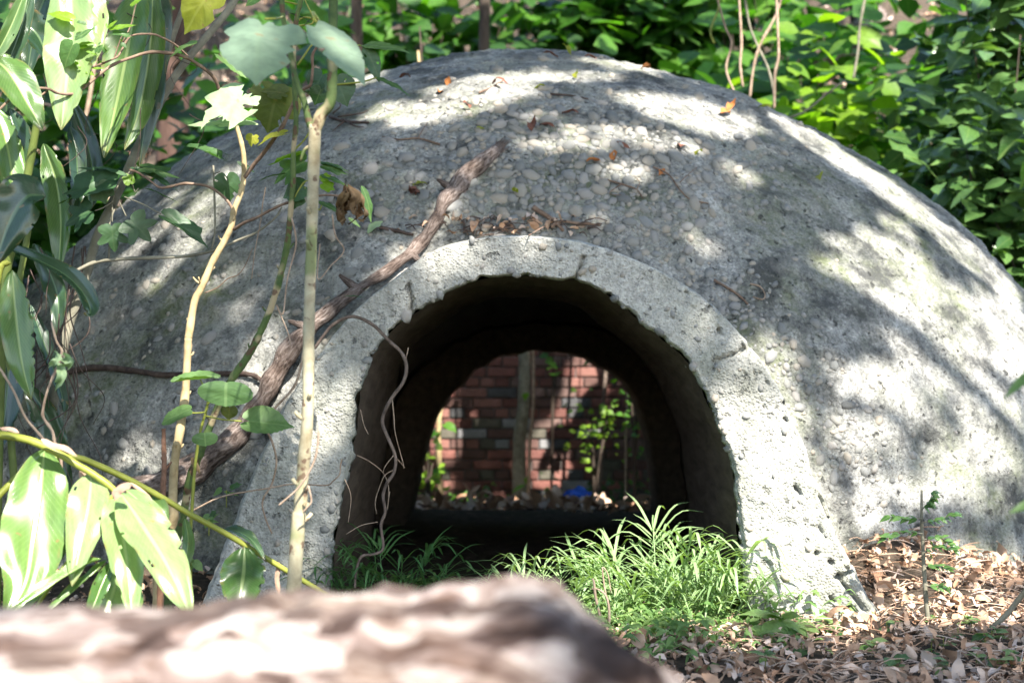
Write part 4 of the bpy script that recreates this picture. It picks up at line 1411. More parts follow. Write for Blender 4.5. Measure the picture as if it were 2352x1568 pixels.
for (a, b, c, d) in ((132, 812, 112, 842), (140, 835, 128, 892), (150, 820, 158, 846)):
    mb = MB()
    blade(mb, [at(a, b, 3.1), at((a + c) / 2 + 8, (b + d) / 2, 3.06), at(c, d, 3.1)], wid(14, 3.1), (R.uniform(-.6, .6), -1, .3), .7, .8, 10, 6, 'lance', None, 1.5)
    mb.build("leaf", M['mulpale'], t)

t = thing("vine_tangle", at(110, 1010, 3.6), "tangle of thin dark dead vines hanging between the ginger leaves and the dome", "vines")
mb = MB()
for k in range(26):
    x0, y0 = R.uniform(60, 200), R.uniform(540, 860)
    x1, y1 = x0 + R.uniform(-90, 60), y0 + R.uniform(120, 330)
    Yv = R.uniform(3.5, 3.9)
    tube(mb, pts3([(x0, y0), (x0 + R.uniform(-30, 30), (y0 * 2 + y1) / 3), (x1 + R.uniform(-35, 35), (y0 + y1 * 2) / 3), (x1, y1)], Yv), [wid(R.uniform(1, 2.2), 3.6), wid(.8, 3.6)], 18, 5, .2, 60)
for k in range(14):
    x0, y0 = R.uniform(150, 460), R.uniform(20, 330)
    Yv = R.uniform(3.6, 4.1)
    tube(mb, pts3([(x0, y0), (x0 + R.uniform(-60, 60), y0 + R.uniform(30, 90)), (x0 + R.uniform(-90, 50), y0 + R.uniform(100, 200))], Yv), [wid(1.2, 3.6), wid(.7, 3.6)], 14, 5, .2, 60)
props(mb.build("strands", M['darkwood'], t), kind='stuff')

# hanging root across the opening
Y = 3.84
rt = thing("hanging_root", at(728, 783, Y), "crooked dark root hanging down across the left side of the tunnel mouth", "root")
mb = MB()
tube(mb, pts3([(722, 800), (745, 768), (763, 747), (793, 730), (820, 728), (858, 747), (893, 782), (923, 811), (934, 844), (925, 879), (903, 909), (883, 946), (879, 974), (893, 1009), (908, 1049), (905, 1084), (888, 1111), (880, 1139), (885, 1175), (875, 1206), (880, 1258), (858, 1272), (830, 1278), (818, 1313), (815, 1350)], Y, 3.78), [wid(3.8, Y), wid(3.8, Y), wid(4, Y), wid(3.4, Y), wid(3, Y)], 120, 8, .14, 50, .1)
mb.build("root", M['root'], rt)
mb = MB()
for pl in ([(938, 798), (932, 830), (928, 880)], [(901, 918), (905, 960), (908, 996), (925, 1060), (928, 1076)], [(908, 1050), (920, 1062), (930, 1074)], [(820, 1045), (850, 1060), (880, 1085), (892, 1115), (892, 1140)], [(905, 1044), (885, 1070), (880, 1085)], [(905, 1078), (885, 1090), (875, 1110), (862, 1150), (865, 1180)], [(828, 940), (836, 975), (846, 997)], [(868, 1198), (830, 1206), (795, 1226)], [(792, 1100), (806, 1140), (800, 1200)], [(895, 1128), (892, 1150), (890, 1170)]):
    tube(mb, pts3(pl, Y - .01), [wid(1.4, Y), wid(.8, Y)], 14, 5)
mb.build("rootlets", M['vine'], rt)

# tan tendrils at the arch's left leg
for pl, Yv, w_, lab in (([(700, 790), (690, 846), (673, 891), (625, 944), (608, 974), (625, 1014), (635, 1059), (625, 1109), (603, 1150), (610, 1190), (625, 1225)], 3.72, 3.2, "pale curling tendril looping down over the arch's left foot"),
                        ([(732, 984), (730, 1020), (723, 1054), (705, 1092), (685, 1120), (665, 1139), (640, 1160)], 2.9, 3, "tan tendril wound round the lower part of the spotted stem"),
                        ([(708, 1115), (715, 1150), (705, 1165), (695, 1176)], 2.9, 2.4, "short hooked tendril beside the spotted stem"),
                        ([(763, 492), (770, 540), (790, 575), (760, 610), (730, 640), (735, 560)], 3.3, 2.0, "fine angular tendril right of the spotted stem"),
                        ([(670, 500), (680, 560), (660, 640), (650, 720), (635, 700), (660, 760), (668, 790)], 3.3, 2.2, "fine wavy tendril between the mottled and spotted stems"),
                        ([(592, 1125), (630, 1118), (675, 1111), (748, 1114), (765, 1104), (780, 1089), (782, 1070), (785, 1054)], 3.6, 2.0, "thin pale horizontal twig with a green bud across the arch leg"),
                        ([(610, 430), (603, 470), (600, 500), (585, 580), (578, 640)], 3.5, 1.6, "fine reddish dangling twig left of the mottled sapling"),
                        ([(420, 1185), (450, 1168), (510, 1140), (592, 1124)], 3.62, 2.6, "thin brown twig sloping from the saplings' foot towards the arch")):
    t = thing("tendril", at(pl[0][0], pl[0][1], Yv), lab, "tendril")
    mb = MB()
    tube(mb, pts3(pl, Yv), [wid(w_, Yv), wid(w_ * .7, Yv)], 40, 6, .1, 60)
    mb.build("stem", M['vine'], t)

# small green seedlings at the left foot of the arch
LS = [leafmesh("leaf", k_, M[m_], seed=90 + i, na=18, nr=2, teeth=.0) for i, (k_, m_) in enumerate((('heart', 'weed'), ('tri', 'mul'), ('ovate', 'weed'), ('lance', 'weed')))]
for n_, (px, py, Yv, lab) in enumerate(((480, 1190, 3.9, "small ivy-like seedling left of the arch foot beside the log-like branch"), (520, 1125, 4.0, "small lobed seedling in the hollow between branch and arch"), (585, 1130, 3.95, "tiny green seedling on the arch's left edge"), (440, 1290, 3.5, "small green seedling under the fallen ginger cane"))):
    b_ = at(px, py + 40, Yv)
    t = thing("seedling", b_, lab, "seedling")
    mb = MB()
    tube(mb, [b_, at(px, py, Yv)], .0018, 5, 5)
    mb.build("stem", M['cane'], t)
    for k in range(5):
        a = at(px + R.uniform(-10, 10), py + R.uniform(-12, 12), Yv)
        c = at(px + R.uniform(-34, 34), py + R.uniform(-24, 24), Yv)
        inst("leaf", R.choice(LS[:3]), frame(a, c, (R.uniform(-.3, .3), -.5, .9), .9), t)

# ------------------------------------------------------------------ ferns in the tunnel mouth
def frondmesh(seed, mat, pin=7, plen=.16, stalk=.12):
    rr = random.Random(seed)
    mb = MB()
    top = [(0, 0, 0), (rr.uniform(-.01, .01), .02, stalk * .6), (0, .04, stalk)]
    tube(mb, [Vector(p) for p in top], [.0016, .0012], 6, 4)
    tp = Vector(top[-1])
    for k in range(pin):
        a = (k / (pin - 1) - .5) * 3.9 + rr.uniform(-.15, .15)
        L = plen * rr.uniform(.65, 1.1)
        d = Vector((math.sin(a), .25 + .75 * max(-.2, math.cos(a)), rr.uniform(.0, .9))).normalized()
        p0 = tp - Vector((0, .0, .02 * abs(a)))
        mid = p0 + d * L * .5 + Vector((0, 0, .02))
        end = p0 + d * L * .97 - Vector((0, 0, L * rr.uniform(-.1, .28)))
        blade(mb, [p0, mid, end], .0031, (-d.x * .3, -.4, .9), .25, .1, 7, 3, 'strap', rr.random())
    return mb.mesh("frond", M[mat])


FR = {m_: [frondmesh(40 + i, m_, 7 + i % 4, .11 + .02 * (i % 4), .11 + .04 * (i % 3)) for i in range(6)] for m_ in ('fern', 'fernshaded')}


def fernclump(px, py, Y, n, spread, s, mat, label):
    b = at(px, py, Y)
    b.z = ground_z(b.x, b.y)
    t = thing("brake_fern", b, label, "fern", "ferns in the tunnel mouth")
    for k in range(n):
        a = R.random() * 6.28
        r = spread * math.sqrt(R.random())
        p = b + Vector((math.cos(a) * r, math.sin(a) * r * .6, 0))
        p.z = ground_z(p.x, p.y) - .01
        mw = Matrix.Translation(p) @ Matrix.Rotation(a - 1.57 + R.gauss(0, .4), 4, 'Z') @ Matrix.Rotation(-R.uniform(.0, .35) * (r / spread) - .1, 4, 'X') @ Matrix.Scale(s * R.uniform(.75, 1.15), 4)
        inst("frond", R.choice(FR[mat]), mw, t)


fernclump(895, 1385, 3.98, 34, .11, 1.1, 'fernshaded', "dark shaded fern tuft at the foot of the hanging root")
fernclump(1010, 1395, 3.9, 6, .06, .45, 'fernshaded', "low shaded fern between the dark tuft and the small sunlit one")
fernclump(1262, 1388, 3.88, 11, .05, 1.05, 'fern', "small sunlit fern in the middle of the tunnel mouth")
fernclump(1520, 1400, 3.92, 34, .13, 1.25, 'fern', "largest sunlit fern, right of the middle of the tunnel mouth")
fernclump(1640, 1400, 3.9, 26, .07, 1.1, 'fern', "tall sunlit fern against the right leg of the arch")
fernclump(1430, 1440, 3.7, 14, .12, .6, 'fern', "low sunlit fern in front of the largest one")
# ground cover below
gc = MB()
RG = random.Random(11)
for k in range(2300):
    px, py = RG.gauss(1480, 190), RG.gauss(1430, 45)
    if px < 760: continue
    h = scene_bvh.ray_cast(CAM, ray(px, py))
    if h[0] is None or h[0].y > 4.4 or h[0].z > .1: continue
    p = h[0] + Vector((0, RG.uniform(-.05, .05), RG.random() * .07 * (1 if px < 1650 else .5)))
    a = RG.random() * 6.28
    L = RG.uniform(.02, .06)
    d = Vector((math.cos(a), math.sin(a) * .7, RG.uniform(-.3, .5)))
    blade(gc, [p, p + d * L * .5 + Vector((0, 0, .006)), p + d * L - Vector((0, 0, .01))], L * RG.uniform(.07, .2), (0, -.4, .9), .2, .1, 4, 3, 'lance', RG.random())
for k in range(420):
    px, py = RG.gauss(930, 100), RG.gauss(1375, 22)
    h = scene_bvh.ray_cast(CAM, ray(px, py))
    if h[0] is None or h[0].y > 4.6 or h[0].z > .1: continue
    p = h[0] + Vector((0, 0, RG.random() * .04))
    a = RG.random() * 6.28
    L = RG.uniform(.02, .05)
    d = Vector((math.cos(a), math.sin(a) * .7, RG.uniform(-.2, .4)))
    blade(gc, [p, p + d * L * .5 + Vector((0, 0, .006)), p + d * L], L * .12, (0, -.4, .9), .2, .1, 4, 3, 'lance', RG.random())
o = gc.build("ground_cover", M['weed'])
props(o, "low mat of small green leaves spreading out of the tunnel mouth", "ground cover", kind='stuff')

# weed at the foot of the right leg, two dry stalks
b_ = at(1800, 1500, 3.72)
b_.z = ground_z(b_.x, b_.y)
t = thing("leafy_weed", b_, "light green broad-leaved weed at the foot of the arch's right leg", "weed")
mb = MB()
for (x, y) in ((1780, 1420), (1820, 1425), (1760, 1440), (1845, 1440)):
    tube(mb, [b_, b_.lerp(at(x, y, 3.7), .6), at(x, y, 3.7)], [.002, .0012], 8, 5)
mb.build("stem", M['cane'], t)
for (bx, by, tx, ty, ws) in ((1790, 1415, 1705, 1388, .45), (1795, 1420, 1765, 1392, .6), (1800, 1425, 1868, 1452, .4), (1800, 1428, 1850, 1470, .5), (1790, 1425, 1800, 1470, .55), (1785, 1425, 1750, 1460, .6), (1770, 1440, 1720, 1450, .6), (1830, 1432, 1880, 1440, .5), (1790, 1420, 1830, 1402, .6), (1760, 1445, 1775, 1480, .6), (1810, 1440, 1842, 1490, .5), (1740, 1450, 1728, 1490, .5), (1780, 1400, 1800, 1385, .7)):
    inst("leaf", lv('ovate', 'weed', R.randrange(3), teeth=.02), frame(at(bx, by, 3.68), at(tx, ty, 3.62), (R.uniform(-.3, .3), -.45, .9), ws * 1.5), t)
b_ = at(1390, 1440, 3.6)
b_.z = ground_z(b_.x, b_.y)
t = thing("dry_stalk", b_, "two bare white dry stalks standing in front of the sunlit ferns", "dry stalk")
mb = MB()
tube(mb, pts3([(1390, 1440), (1378, 1410), (1368, 1370), (1364, 1335), (1360, 1328)], 3.6), [wid(4, 3.6), wid(2.5, 3.6)], 16, 6, .15, 60)
tube(mb, pts3([(1400, 1440), (1398, 1390), (1390, 1365), (1372, 1352), (1358, 1352)], 3.6), [wid(3.5, 3.6), wid(1.5, 3.6)], 16, 6, .15, 60)
tube(mb, pts3([(1392, 1370), (1386, 1330), (1384, 1302), (1396, 1318), (1404, 1362)], 3.62), [wid(2.2, 3.6), wid(1.2, 3.6)], 16, 6, .15, 60)
mb.build("stem", M['vine'], t)

# small sapling on the right, bent green stick, stone
b_ = at(2138, 1490, 3.8)
b_.z = ground_z(b_.x, b_.y) - .01
t = thing("young_sapling", b_, "thin straight young sapling with small dark leaves in the litter right of the arch", "sapling")
mb = MB()
tube(mb, pts3([(2138, 1500), (2136, 1476), (2126, 1363), (2121, 1276), (2117, 1190), (2117, 1125)], 3.8), [wid(6.5, 3.8), wid(5, 3.8), wid(2.5, 3.8)], 40, 7, .1, 60, .1)
sh = [[(2121, 1270), (2150, 1255), (2190, 1262)], [(2119, 1225), (2080, 1222), (2035, 1235)], [(2117, 1190), (2080, 1190), (2045, 1186)], [(2117, 1200), (2160, 1190), (2195, 1180)], [(2117, 1170), (2135, 1150), (2142, 1130)], [(2124, 1300), (2150, 1298), (2175, 1305)], [(2128, 1345), (2155, 1345), (2172, 1355)], [(2118, 1240), (2160, 1235), (2185, 1255)]]
for pl in sh: tube(mb, pts3(pl, 3.78), [wid(1.6, 3.8), wid(.8, 3.8)], 8, 5)
mb.build("stem", M['greytrunk'], t)
for pl in sh:
    C = catmull([(a, b, 0) for a, b in pl], 6)
    for q in C[1:]:
        for s in (-1, 1):
            L = R.uniform(16, 26)
            a = R.uniform(.2, .9)
            dx = (C[-1].x - C[0].x)
            dx = dx / abs(dx) if dx else 1
            inst("leaf", lv('ovate', 'shrub', R.randrange(4), teeth=0), frame(at(q.x, q.y, 3.77), at(q.x + dx * L * math.cos(a), q.y + s * L * .7 * math.sin(a), 3.77 + R.uniform(-.02, .02)), (R.uniform(-.4, .4), -.5, .85), .95), t)
b_ = at(2269, 1455, 3.75)
t = thing("bent_stick", b_, "grey-green stick leaning out of the litter at the lower right edge", "stick")
mb = MB()
tube(mb, pts3([(2262, 1470), (2269, 1453), (2314, 1408), (2352, 1361), (2420, 1290)], 3.75, 3.6), [wid(7, 3.75), wid(6, 3.75)], 20, 8, .12, 50)
mb.build("stick", M['greytrunk'], t)
b_ = at(2236, 1462, 3.85)
t = thing("pale_stone", b_, "pale rough stone half buried in the litter beside the leaning stick", "stone")
mb = MB()
vv, ff = [], []
for i in range(13):
    for j in range(20):
        th, ph = 2 * math.pi * j / 20, math.pi * i / 12
        p = Vector((math.sin(ph) * math.cos(th), math.sin(ph) * math.sin(th), math.cos(ph)))
        p *= 1 + .3 * fbm(p + Vector((3, 1, 0)), 1.6, 3)
        vv.append(b_ + Vector((p.x * .066, p.y * .045, p.z * .04)))
for i in range(12):
    for j in range(20):
        a, b = i * 20 + j, i * 20 + (j + 1) % 20
        ff.append((a, a + 20, b + 20, b))
mb.add(vv, ff)
mb.build("stone", M['stone'], t)

t = thing("overhanging_plant", at(2480, 1000, 2.0), "blurred green blades poking in from beyond the right edge of the picture", "plant")
mb = MB()
tube(mb, [at(2480, 1500, 2.0), at(2490, 1200, 2.0), at(2470, 950, 2.0), at(2440, 800, 2.0)], .004, 14, 7)
mb.build("stem", M['cane'], t)
for pl in ([(2450, 820), (2400, 850), (2350, 875), (2305, 915)], [(2485, 1120), (2420, 1140), (2360, 1160), (2318, 1178)], [(2480, 1080), (2430, 1150), (2390, 1240)]):
    mb = MB()
    blade(mb, pts3(pl, 2.0), wid(20, 2.0), (-.2, -.7, .7), .2, .1, 12, 6, 'lance')
    mb.build("leaf", M['weed'], t)

# ------------------------------------------------------------------ leaf litter
RL = random.Random(99)
cand = []
for k in range(9600):
    if k < 8400: x, y = RL.uniform(.15, 2.3), RL.uniform(2.9, 5.6)
    else: x, y = RL.uniform(-2, .6), RL.uniform(3.2, 5)
    h = scene_bvh.ray_cast(Vector((x, y, 3)), Vector((0, 0, -1)))
    if h[0] is None or h[0].z > .35 or abs(h[0].z - ground_z(x, y)) > .03: continue
    p = h[0] + Vector((0, 0, RL.uniform(.002, .03)))
    px = topx(p)
    vis = -30 < px[0] < 2390 and 1100 < px[1] < 1590
    if vis:
        d = p - CAM
        hh = solid_bvh.ray_cast(CAM, d.normalized(), d.length - .03)
        vis = hh[0] is None
        if vis and log_bvh.ray_cast(CAM, d.normalized(), d.length)[0] is not None: vis = False
    s = RL.uniform(.017, .042) if RL.random() < .9 else RL.uniform(.05, .072)
    cand.append((s / p.y if vis else 0, s, p))
cand.sort(key=lambda c: -c[0])
lit = MB()
for k, (a, s, p) in enumerate(cand):
    mw = randrot(p, s, .6)
    j = RL.randrange(len(LM))
    if k < 300:
        o = inst("fallen_leaf", LM[j][0], mw)
        qx, qy = topx(p)
        zone = ("at the base of the dome" if qy < 1290 else "near the pale stone and leaning stick" if qx > 2180 and qy < 1500 else "around the young sapling's foot" if qx > 2060 and qy < 1500
                else "along the foot of the arch's right leg" if qx > 1950 and qy < 1500 else "under the leafy weed" if qx > 1700 and qy < 1510 else "between the ferns and the log" if qx < 1750 else "in front of the leafy weed" if qx < 1960 else "in front of the young sapling" if qx < 2190 else "at the bottom right corner")
        props(o, ("curled tan dead leaf in the litter " if j % 2 else "twisted tan dead leaf in the litter ") + zone, "dead leaf", "dead leaves " + zone)
    else:
        lit.add([mw @ Vector(v) for v in LM[j][1]], LM[j][2], LM[j][3])
# twigs and dry grass in the litter
for k in range(1200):
    x, y = RL.uniform(.5, 2.2), RL.uniform(2.9, 4.6)
    p = Vector((x, y, ground_z(x, y) + .02))
    a = RL.random() * 6.28
    L = RL.uniform(.04, .16)
    d = Vector((math.cos(a), math.sin(a), RL.uniform(-.05, .15)))
    tube(lit, [p, p + d * L * .5 + Vector((0, 0, .01)), p + d * L], [.0016, .0008], 4, 4)
props(lit.build("leaf_litter", M['litter']), "deep carpet of tan fallen leaves and twigs over the ground", "leaf litter", kind='stuff')
hl = MB()
for k in range(9000):
    if k < 7000: x, y = RL.uniform(-8, 8), 12.4 + 12 * RL.random() ** 1.3
    else: x, y = RL.uniform(-1.6, 1.8), RL.uniform(7.9, 11.6)
    p = Vector((x, y, ground_z(x, y) + RL.uniform(.0, .03)))
    if k >= 7000:
        h = dome_bvh.ray_cast(p + Vector((0, 0, .02)), Vector((0, 0, 1)))
        if h[0] is not None and y < 8.1: continue
    mw = randrot(p, RL.uniform(.07, .16), .55)
    j = RL.randrange(len(LM))
    hl.add([mw @ Vector(v) for v in LM[j][1]], LM[j][2], LM[j][3])
props(hl.build("slope_litter", M['litter']), "fallen leaves strewn over the wooded slope beyond the dome", "leaf litter", kind='stuff')
# little weeds in the litter
RW = random.Random(4)
for k in range(26):
    px, py = RW.uniform(1600, 2350), RW.choice([RW.uniform(1440, 1560), RW.uniform(1455, 1510)])
    h = scene_bvh.ray_cast(CAM, ray(px, py))
    if h[0] is None or h[0].z > .12: continue
    t = thing("litter_weed", h[0], "small green weed sprouting through the tan leaf litter in front of the dome", "weed", "weeds sprouting in the litter")
    mb = MB()
    tube(mb, [h[0], h[0] + Vector((0, 0, .035))], .0012, 4, 4)
    mb.build("stem", M['cane'], t)
    for j in range(RW.randint(3, 6)):
        a = RW.random() * 6.28
        b = h[0] + Vector((0, 0, RW.uniform(.01, .045)))
        inst("leaf", RW.choice(LS), frame(b, b + Vector((math.cos(a), math.sin(a), RW.uniform(-.2, .5))) * RW.uniform(.02, .045), (0, -.2, 1), .9), t)

# ------------------------------------------------------------------ beyond: trees, shrubs, vines
BUSHV = {m_: [leafmesh("leaf", k_, M[m_], seed=200 + i, na=20, nr=2, teeth=0, droop=.3) for i, k_ in enumerate(('heart', 'ovate', 'tri', 'heart'))] for m_ in ('bush', 'bushdark', 'bushlit')}
BUSHV['mixed'] = [leafmesh("leaf", k_, M['bush'], seed=260 + i, na=20, nr=2, teeth=0, droop=.3) for i, k_ in enumerate(('lance', 'ovate', 'lance'))]
LANV = [leafmesh("leaf", k_, M['shrub'], seed=300 + i, na=18, nr=2, teeth=0, droop=.25, cup=.3) for i, k_ in enumerate(('ovate', 'lance', 'ovate'))]


def tree(label, px, Y, w_, mat, py0=140, lean=0.0, top=14, name="tree"):
    b = at(px, py0, Y)
    b.z = ground_z(b.x, b.y) - .1
    t = thing(name, b, label, "tree", "trees on the slope behind the dome")
    r = wid(w_ / 2, Y)
    mb = MB()
    P = [b, b + Vector((lean * 1, 0, 1.5)), b + Vector((lean * 2.4, .1, 4)), b + Vector((lean * 4, .2, 7)), b + Vector((lean * 5, .3, top))]
    tube(mb, P, [r * 1.25, r, r * .9, r * .7, r * .3], 50, 12, .12, 8)
    for k in range(9):
        z = R.uniform(6, top - 1)
        a = R.random() * 6.28
        p0 = b + Vector((lean * z * .45, .15, z))
        tube(mb, [p0, p0 + Vector((math.cos(a), math.sin(a), .5)) * 1.1, p0 + Vector((math.cos(a) * 1.9, math.sin(a) * 1.9, 1.6))], [r * .4, r * .1], 10, 6)
    mb.build("trunk", M[mat], t)
    mb = MB()
    for k in range(700):
        z = R.uniform(7, top + 1.5)
        a = R.random() * 6.28
        q = R.gauss(0, 1.1)
        p = b + Vector((lean * z * .45 + math.cos(a) * q, math.sin(a) * q, z))
        d = Vector((R.gauss(0, 1), R.gauss(0, 1), R.gauss(-.3, .6))).normalized() * .2
        sd = d.cross(Vector((R.gauss(0, 1), R.gauss(0, 1), 1))).normalized() * .06
        mb.add([p, p + d * .5 + sd, p + d, p + d * .5 - sd], [(0, 1, 2, 3)], [(.5, 0), (1, .5), (.5, 1), (0, .5)])
    props(mb.build("crown", M['canopy'], t), kind='stuff')


tree("dark slim tree trunk rising behind the crest of the dome", 1108, 12.5, 27, 'trunk', 120, .01)
tree("dark tree trunk behind the blurred leaf at the top of the spotted stem", 826, 12.6, 30, 'trunk', 120, -.02)
tree("thick red-brown trunk behind the ginger leaves", 385, 9.6, 78, 'redtrunk', 500, .012)
tree("pale brown trunk behind the left shoulder of the dome", 950, 14.5, 40, 'greytrunk', 140, .0)
tree("leaning brown trunk among the shrubs at the upper right", 2010, 14, 44, 'trunk', 160, -.12)
# slim trunks seen through the tunnel
for (px, Yt, w_, lab, mt, br) in ((1196, 10.6, 34, "grey-green slim trunk seen in the middle of the tunnel", 'greytrunk', 0), (1212, 10.3, 9, "thin pale stem just right of the slim trunk in the tunnel view", 'vine', 0), (1374, 11.0, 11, "thin brown stem at the right of the tunnel view", 'root', 0), (1014, 9.6, 14, "pale yellow sapling stem at the left of the tunnel view", 'yellow', 0), (990, 9.2, 7, "dark thin stem at the left edge of the tunnel view", 'darkwood', 0), (1437, 10.8, 6, "pale thin stem at the right edge of the tunnel view", 'vine', 0)):
    b = at(px, 1180, Yt)
    b.z = ground_z(b.x, b.y) - .03
    t = thing("slim_tree", b, lab, "tree", "stems seen through the tunnel")
    mb = MB()
    r = wid(w_ / 2, Yt)
    tube(mb, [b, b + Vector((R.uniform(-.03, .03), 0, .6)), b + Vector((R.uniform(-.06, .06), 0, 1.2)), b + Vector((R.uniform(-.2, .2), .1, 3.2))], [r, r * .9, r * .8, r * .4], 30, 9, .15, 12)
    mb.build("trunk", M[mt], t)
    for k in range(6 if w_ < 20 else 8):
        z = R.uniform(1.3, 3.0) if w_ > 20 else R.uniform(.1, 3)
        p = b + Vector((R.uniform(-.03, .03), -.02, z))
        a = R.random() * 6.28
        inst("leaf", R.choice(BUSHV['bush']), frame(p, p + Vector((math.cos(a) * .1, math.sin(a) * .1, -.03)), (0, -.4, .9), .8), t)


def shrub(label, px, Y, h, spread, nl, ls, mat, pxh=None, lo=.15, group="shrubs behind the dome", x=None, stems=5, more=0):
    if 880 < px < 1650 and Y < 13.2 and group == 'shrubs behind the dome':
        Y, h = 13.2 + (px % 7) * .12, 2.4
        if px < 1300: more = more // 2
    b = at(px, 300, Y)
    b.z = ground_z(b.x, b.y)
    t = thing("shrub", b, label, "shrub", group)
    mb = MB()
    ends = []
    for k in range(stems):
        a = R.random() * 6.28
        q = spread * R.uniform(.2, .8)
        e = b + Vector((math.cos(a) * q, math.sin(a) * q * .6, h * R.uniform(.7, 1.0)))
        m_ = b + Vector((math.cos(a) * q * .3, math.sin(a) * q * .2, h * .5))
        tube(mb, [b, m_, e], [.009, .007, .003], 14, 6, .1, 20)
        ends.append((b, m_, e))
    mb.build("stem", M['trunk'], t)
    V = LANV if mat == 'shrub' else BUSHV[mat]
    fo = MB()
    for k in range(nl + more):
        s_ = R.choice(ends)
        C = catmull(s_, 10)
        p = C[R.randrange(max(1, int(10 * lo)), 11)]
        c = Vector((R.gauss(0, spread * .42), R.gauss(0, spread * .32), R.gauss(0, h * .10)))
        p = p + c
        a = R.random() * 6.28
        d = Vector((math.cos(a), math.sin(a) - .3, R.uniform(-.7, .35))).normalized()
        L = ls * R.uniform(.6, 1.25)
        mw = frame(p, p + d * L, Vector((R.gauss(0, .4), -.55 + R.gauss(0, .3), .8)), 1.0)
        if k < nl: inst("leaf", R.choice(V), mw, t)
        else:
            sx = .26 if mat in ('shrub', 'mixed') else .42
            fo.add([mw @ Vector(q) for q in ((0, 0, 0), (sx * .8, .25, .03), (sx, .5, .0), (sx * .6, .78, -.08), (0, 1, -.2), (-sx * .6, .78, -.08), (-sx, .5, 0), (-sx * .8, .25, .03), (0, .5, -.05))],
                   [(0, 1, 8), (1, 2, 8), (2, 3, 8), (3, 4, 8), (4, 5, 8), (5, 6, 8), (6, 7, 8), (7, 0, 8)], [(.5, 0), (.8, .25), (.9, .5), (.75, .78), (.5, 1), (.25, .78), (.1, .5), (.2, .25), (.5, .5)])
    if more: props(fo.build("foliage", V[0].materials[0], t), kind='stuff')
    return t


# broad-leaved shrubs on and below the slope
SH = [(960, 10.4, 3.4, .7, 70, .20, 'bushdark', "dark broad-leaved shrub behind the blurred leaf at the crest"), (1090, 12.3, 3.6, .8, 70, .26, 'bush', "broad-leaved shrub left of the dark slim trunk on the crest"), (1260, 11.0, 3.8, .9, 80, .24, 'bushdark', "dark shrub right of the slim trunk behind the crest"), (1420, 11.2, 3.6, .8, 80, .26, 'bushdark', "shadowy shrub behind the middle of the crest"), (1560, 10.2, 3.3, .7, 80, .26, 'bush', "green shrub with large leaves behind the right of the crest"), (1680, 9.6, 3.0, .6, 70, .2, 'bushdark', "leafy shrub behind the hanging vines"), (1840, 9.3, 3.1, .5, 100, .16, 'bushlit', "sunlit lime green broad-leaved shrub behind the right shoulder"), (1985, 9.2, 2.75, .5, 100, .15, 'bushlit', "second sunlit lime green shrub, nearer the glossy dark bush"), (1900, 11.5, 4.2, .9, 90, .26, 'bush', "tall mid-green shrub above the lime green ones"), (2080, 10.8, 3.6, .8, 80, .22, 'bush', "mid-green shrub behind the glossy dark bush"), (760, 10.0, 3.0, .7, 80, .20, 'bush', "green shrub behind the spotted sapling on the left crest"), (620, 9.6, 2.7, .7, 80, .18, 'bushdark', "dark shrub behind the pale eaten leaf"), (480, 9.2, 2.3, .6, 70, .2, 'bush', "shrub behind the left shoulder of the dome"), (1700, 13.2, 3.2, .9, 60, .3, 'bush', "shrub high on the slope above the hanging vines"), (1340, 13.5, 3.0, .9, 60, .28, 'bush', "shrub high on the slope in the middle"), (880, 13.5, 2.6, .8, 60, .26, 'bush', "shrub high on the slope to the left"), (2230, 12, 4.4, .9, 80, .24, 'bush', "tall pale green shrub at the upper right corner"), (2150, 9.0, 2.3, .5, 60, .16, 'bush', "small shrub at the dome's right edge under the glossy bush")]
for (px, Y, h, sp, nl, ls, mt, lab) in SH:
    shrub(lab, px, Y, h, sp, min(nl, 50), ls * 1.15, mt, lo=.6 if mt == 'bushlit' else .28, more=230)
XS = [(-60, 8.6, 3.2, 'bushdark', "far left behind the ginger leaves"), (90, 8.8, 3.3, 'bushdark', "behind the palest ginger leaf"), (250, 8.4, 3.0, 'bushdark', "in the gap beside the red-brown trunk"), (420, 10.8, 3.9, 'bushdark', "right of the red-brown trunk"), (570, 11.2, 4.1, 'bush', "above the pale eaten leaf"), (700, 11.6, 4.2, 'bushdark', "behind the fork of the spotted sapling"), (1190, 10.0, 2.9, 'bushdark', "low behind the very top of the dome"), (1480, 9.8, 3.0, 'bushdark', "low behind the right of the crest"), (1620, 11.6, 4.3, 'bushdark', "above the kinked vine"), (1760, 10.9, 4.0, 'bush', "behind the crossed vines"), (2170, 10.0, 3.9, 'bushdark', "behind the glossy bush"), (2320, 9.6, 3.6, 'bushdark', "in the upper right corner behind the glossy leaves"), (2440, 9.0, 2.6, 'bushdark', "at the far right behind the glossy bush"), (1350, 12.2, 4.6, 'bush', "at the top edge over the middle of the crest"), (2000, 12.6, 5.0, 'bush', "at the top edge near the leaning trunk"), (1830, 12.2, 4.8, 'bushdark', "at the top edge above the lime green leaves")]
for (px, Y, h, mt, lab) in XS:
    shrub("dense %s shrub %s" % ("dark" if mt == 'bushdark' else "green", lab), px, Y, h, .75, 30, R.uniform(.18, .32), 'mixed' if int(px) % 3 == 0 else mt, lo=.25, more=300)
shrub("big dark glossy narrow-leaved bush overhanging the right edge of the dome", 2275, 7.6, 2.6, .5, 290, .18, 'shrub', lo=.15, stems=9, more=900)
shrub("dark glossy narrow-leaved bush at the far right edge", 2400, 7.2, 2.1, .45, 200, .14, 'shrub', lo=.1, stems=8, more=600)
shrub("glossy bush with pale sunlit sprigs in the upper right corner", 2330, 8.2, 3.3, .5, 220, .20, 'shrub', lo=.4, stems=8, more=900)
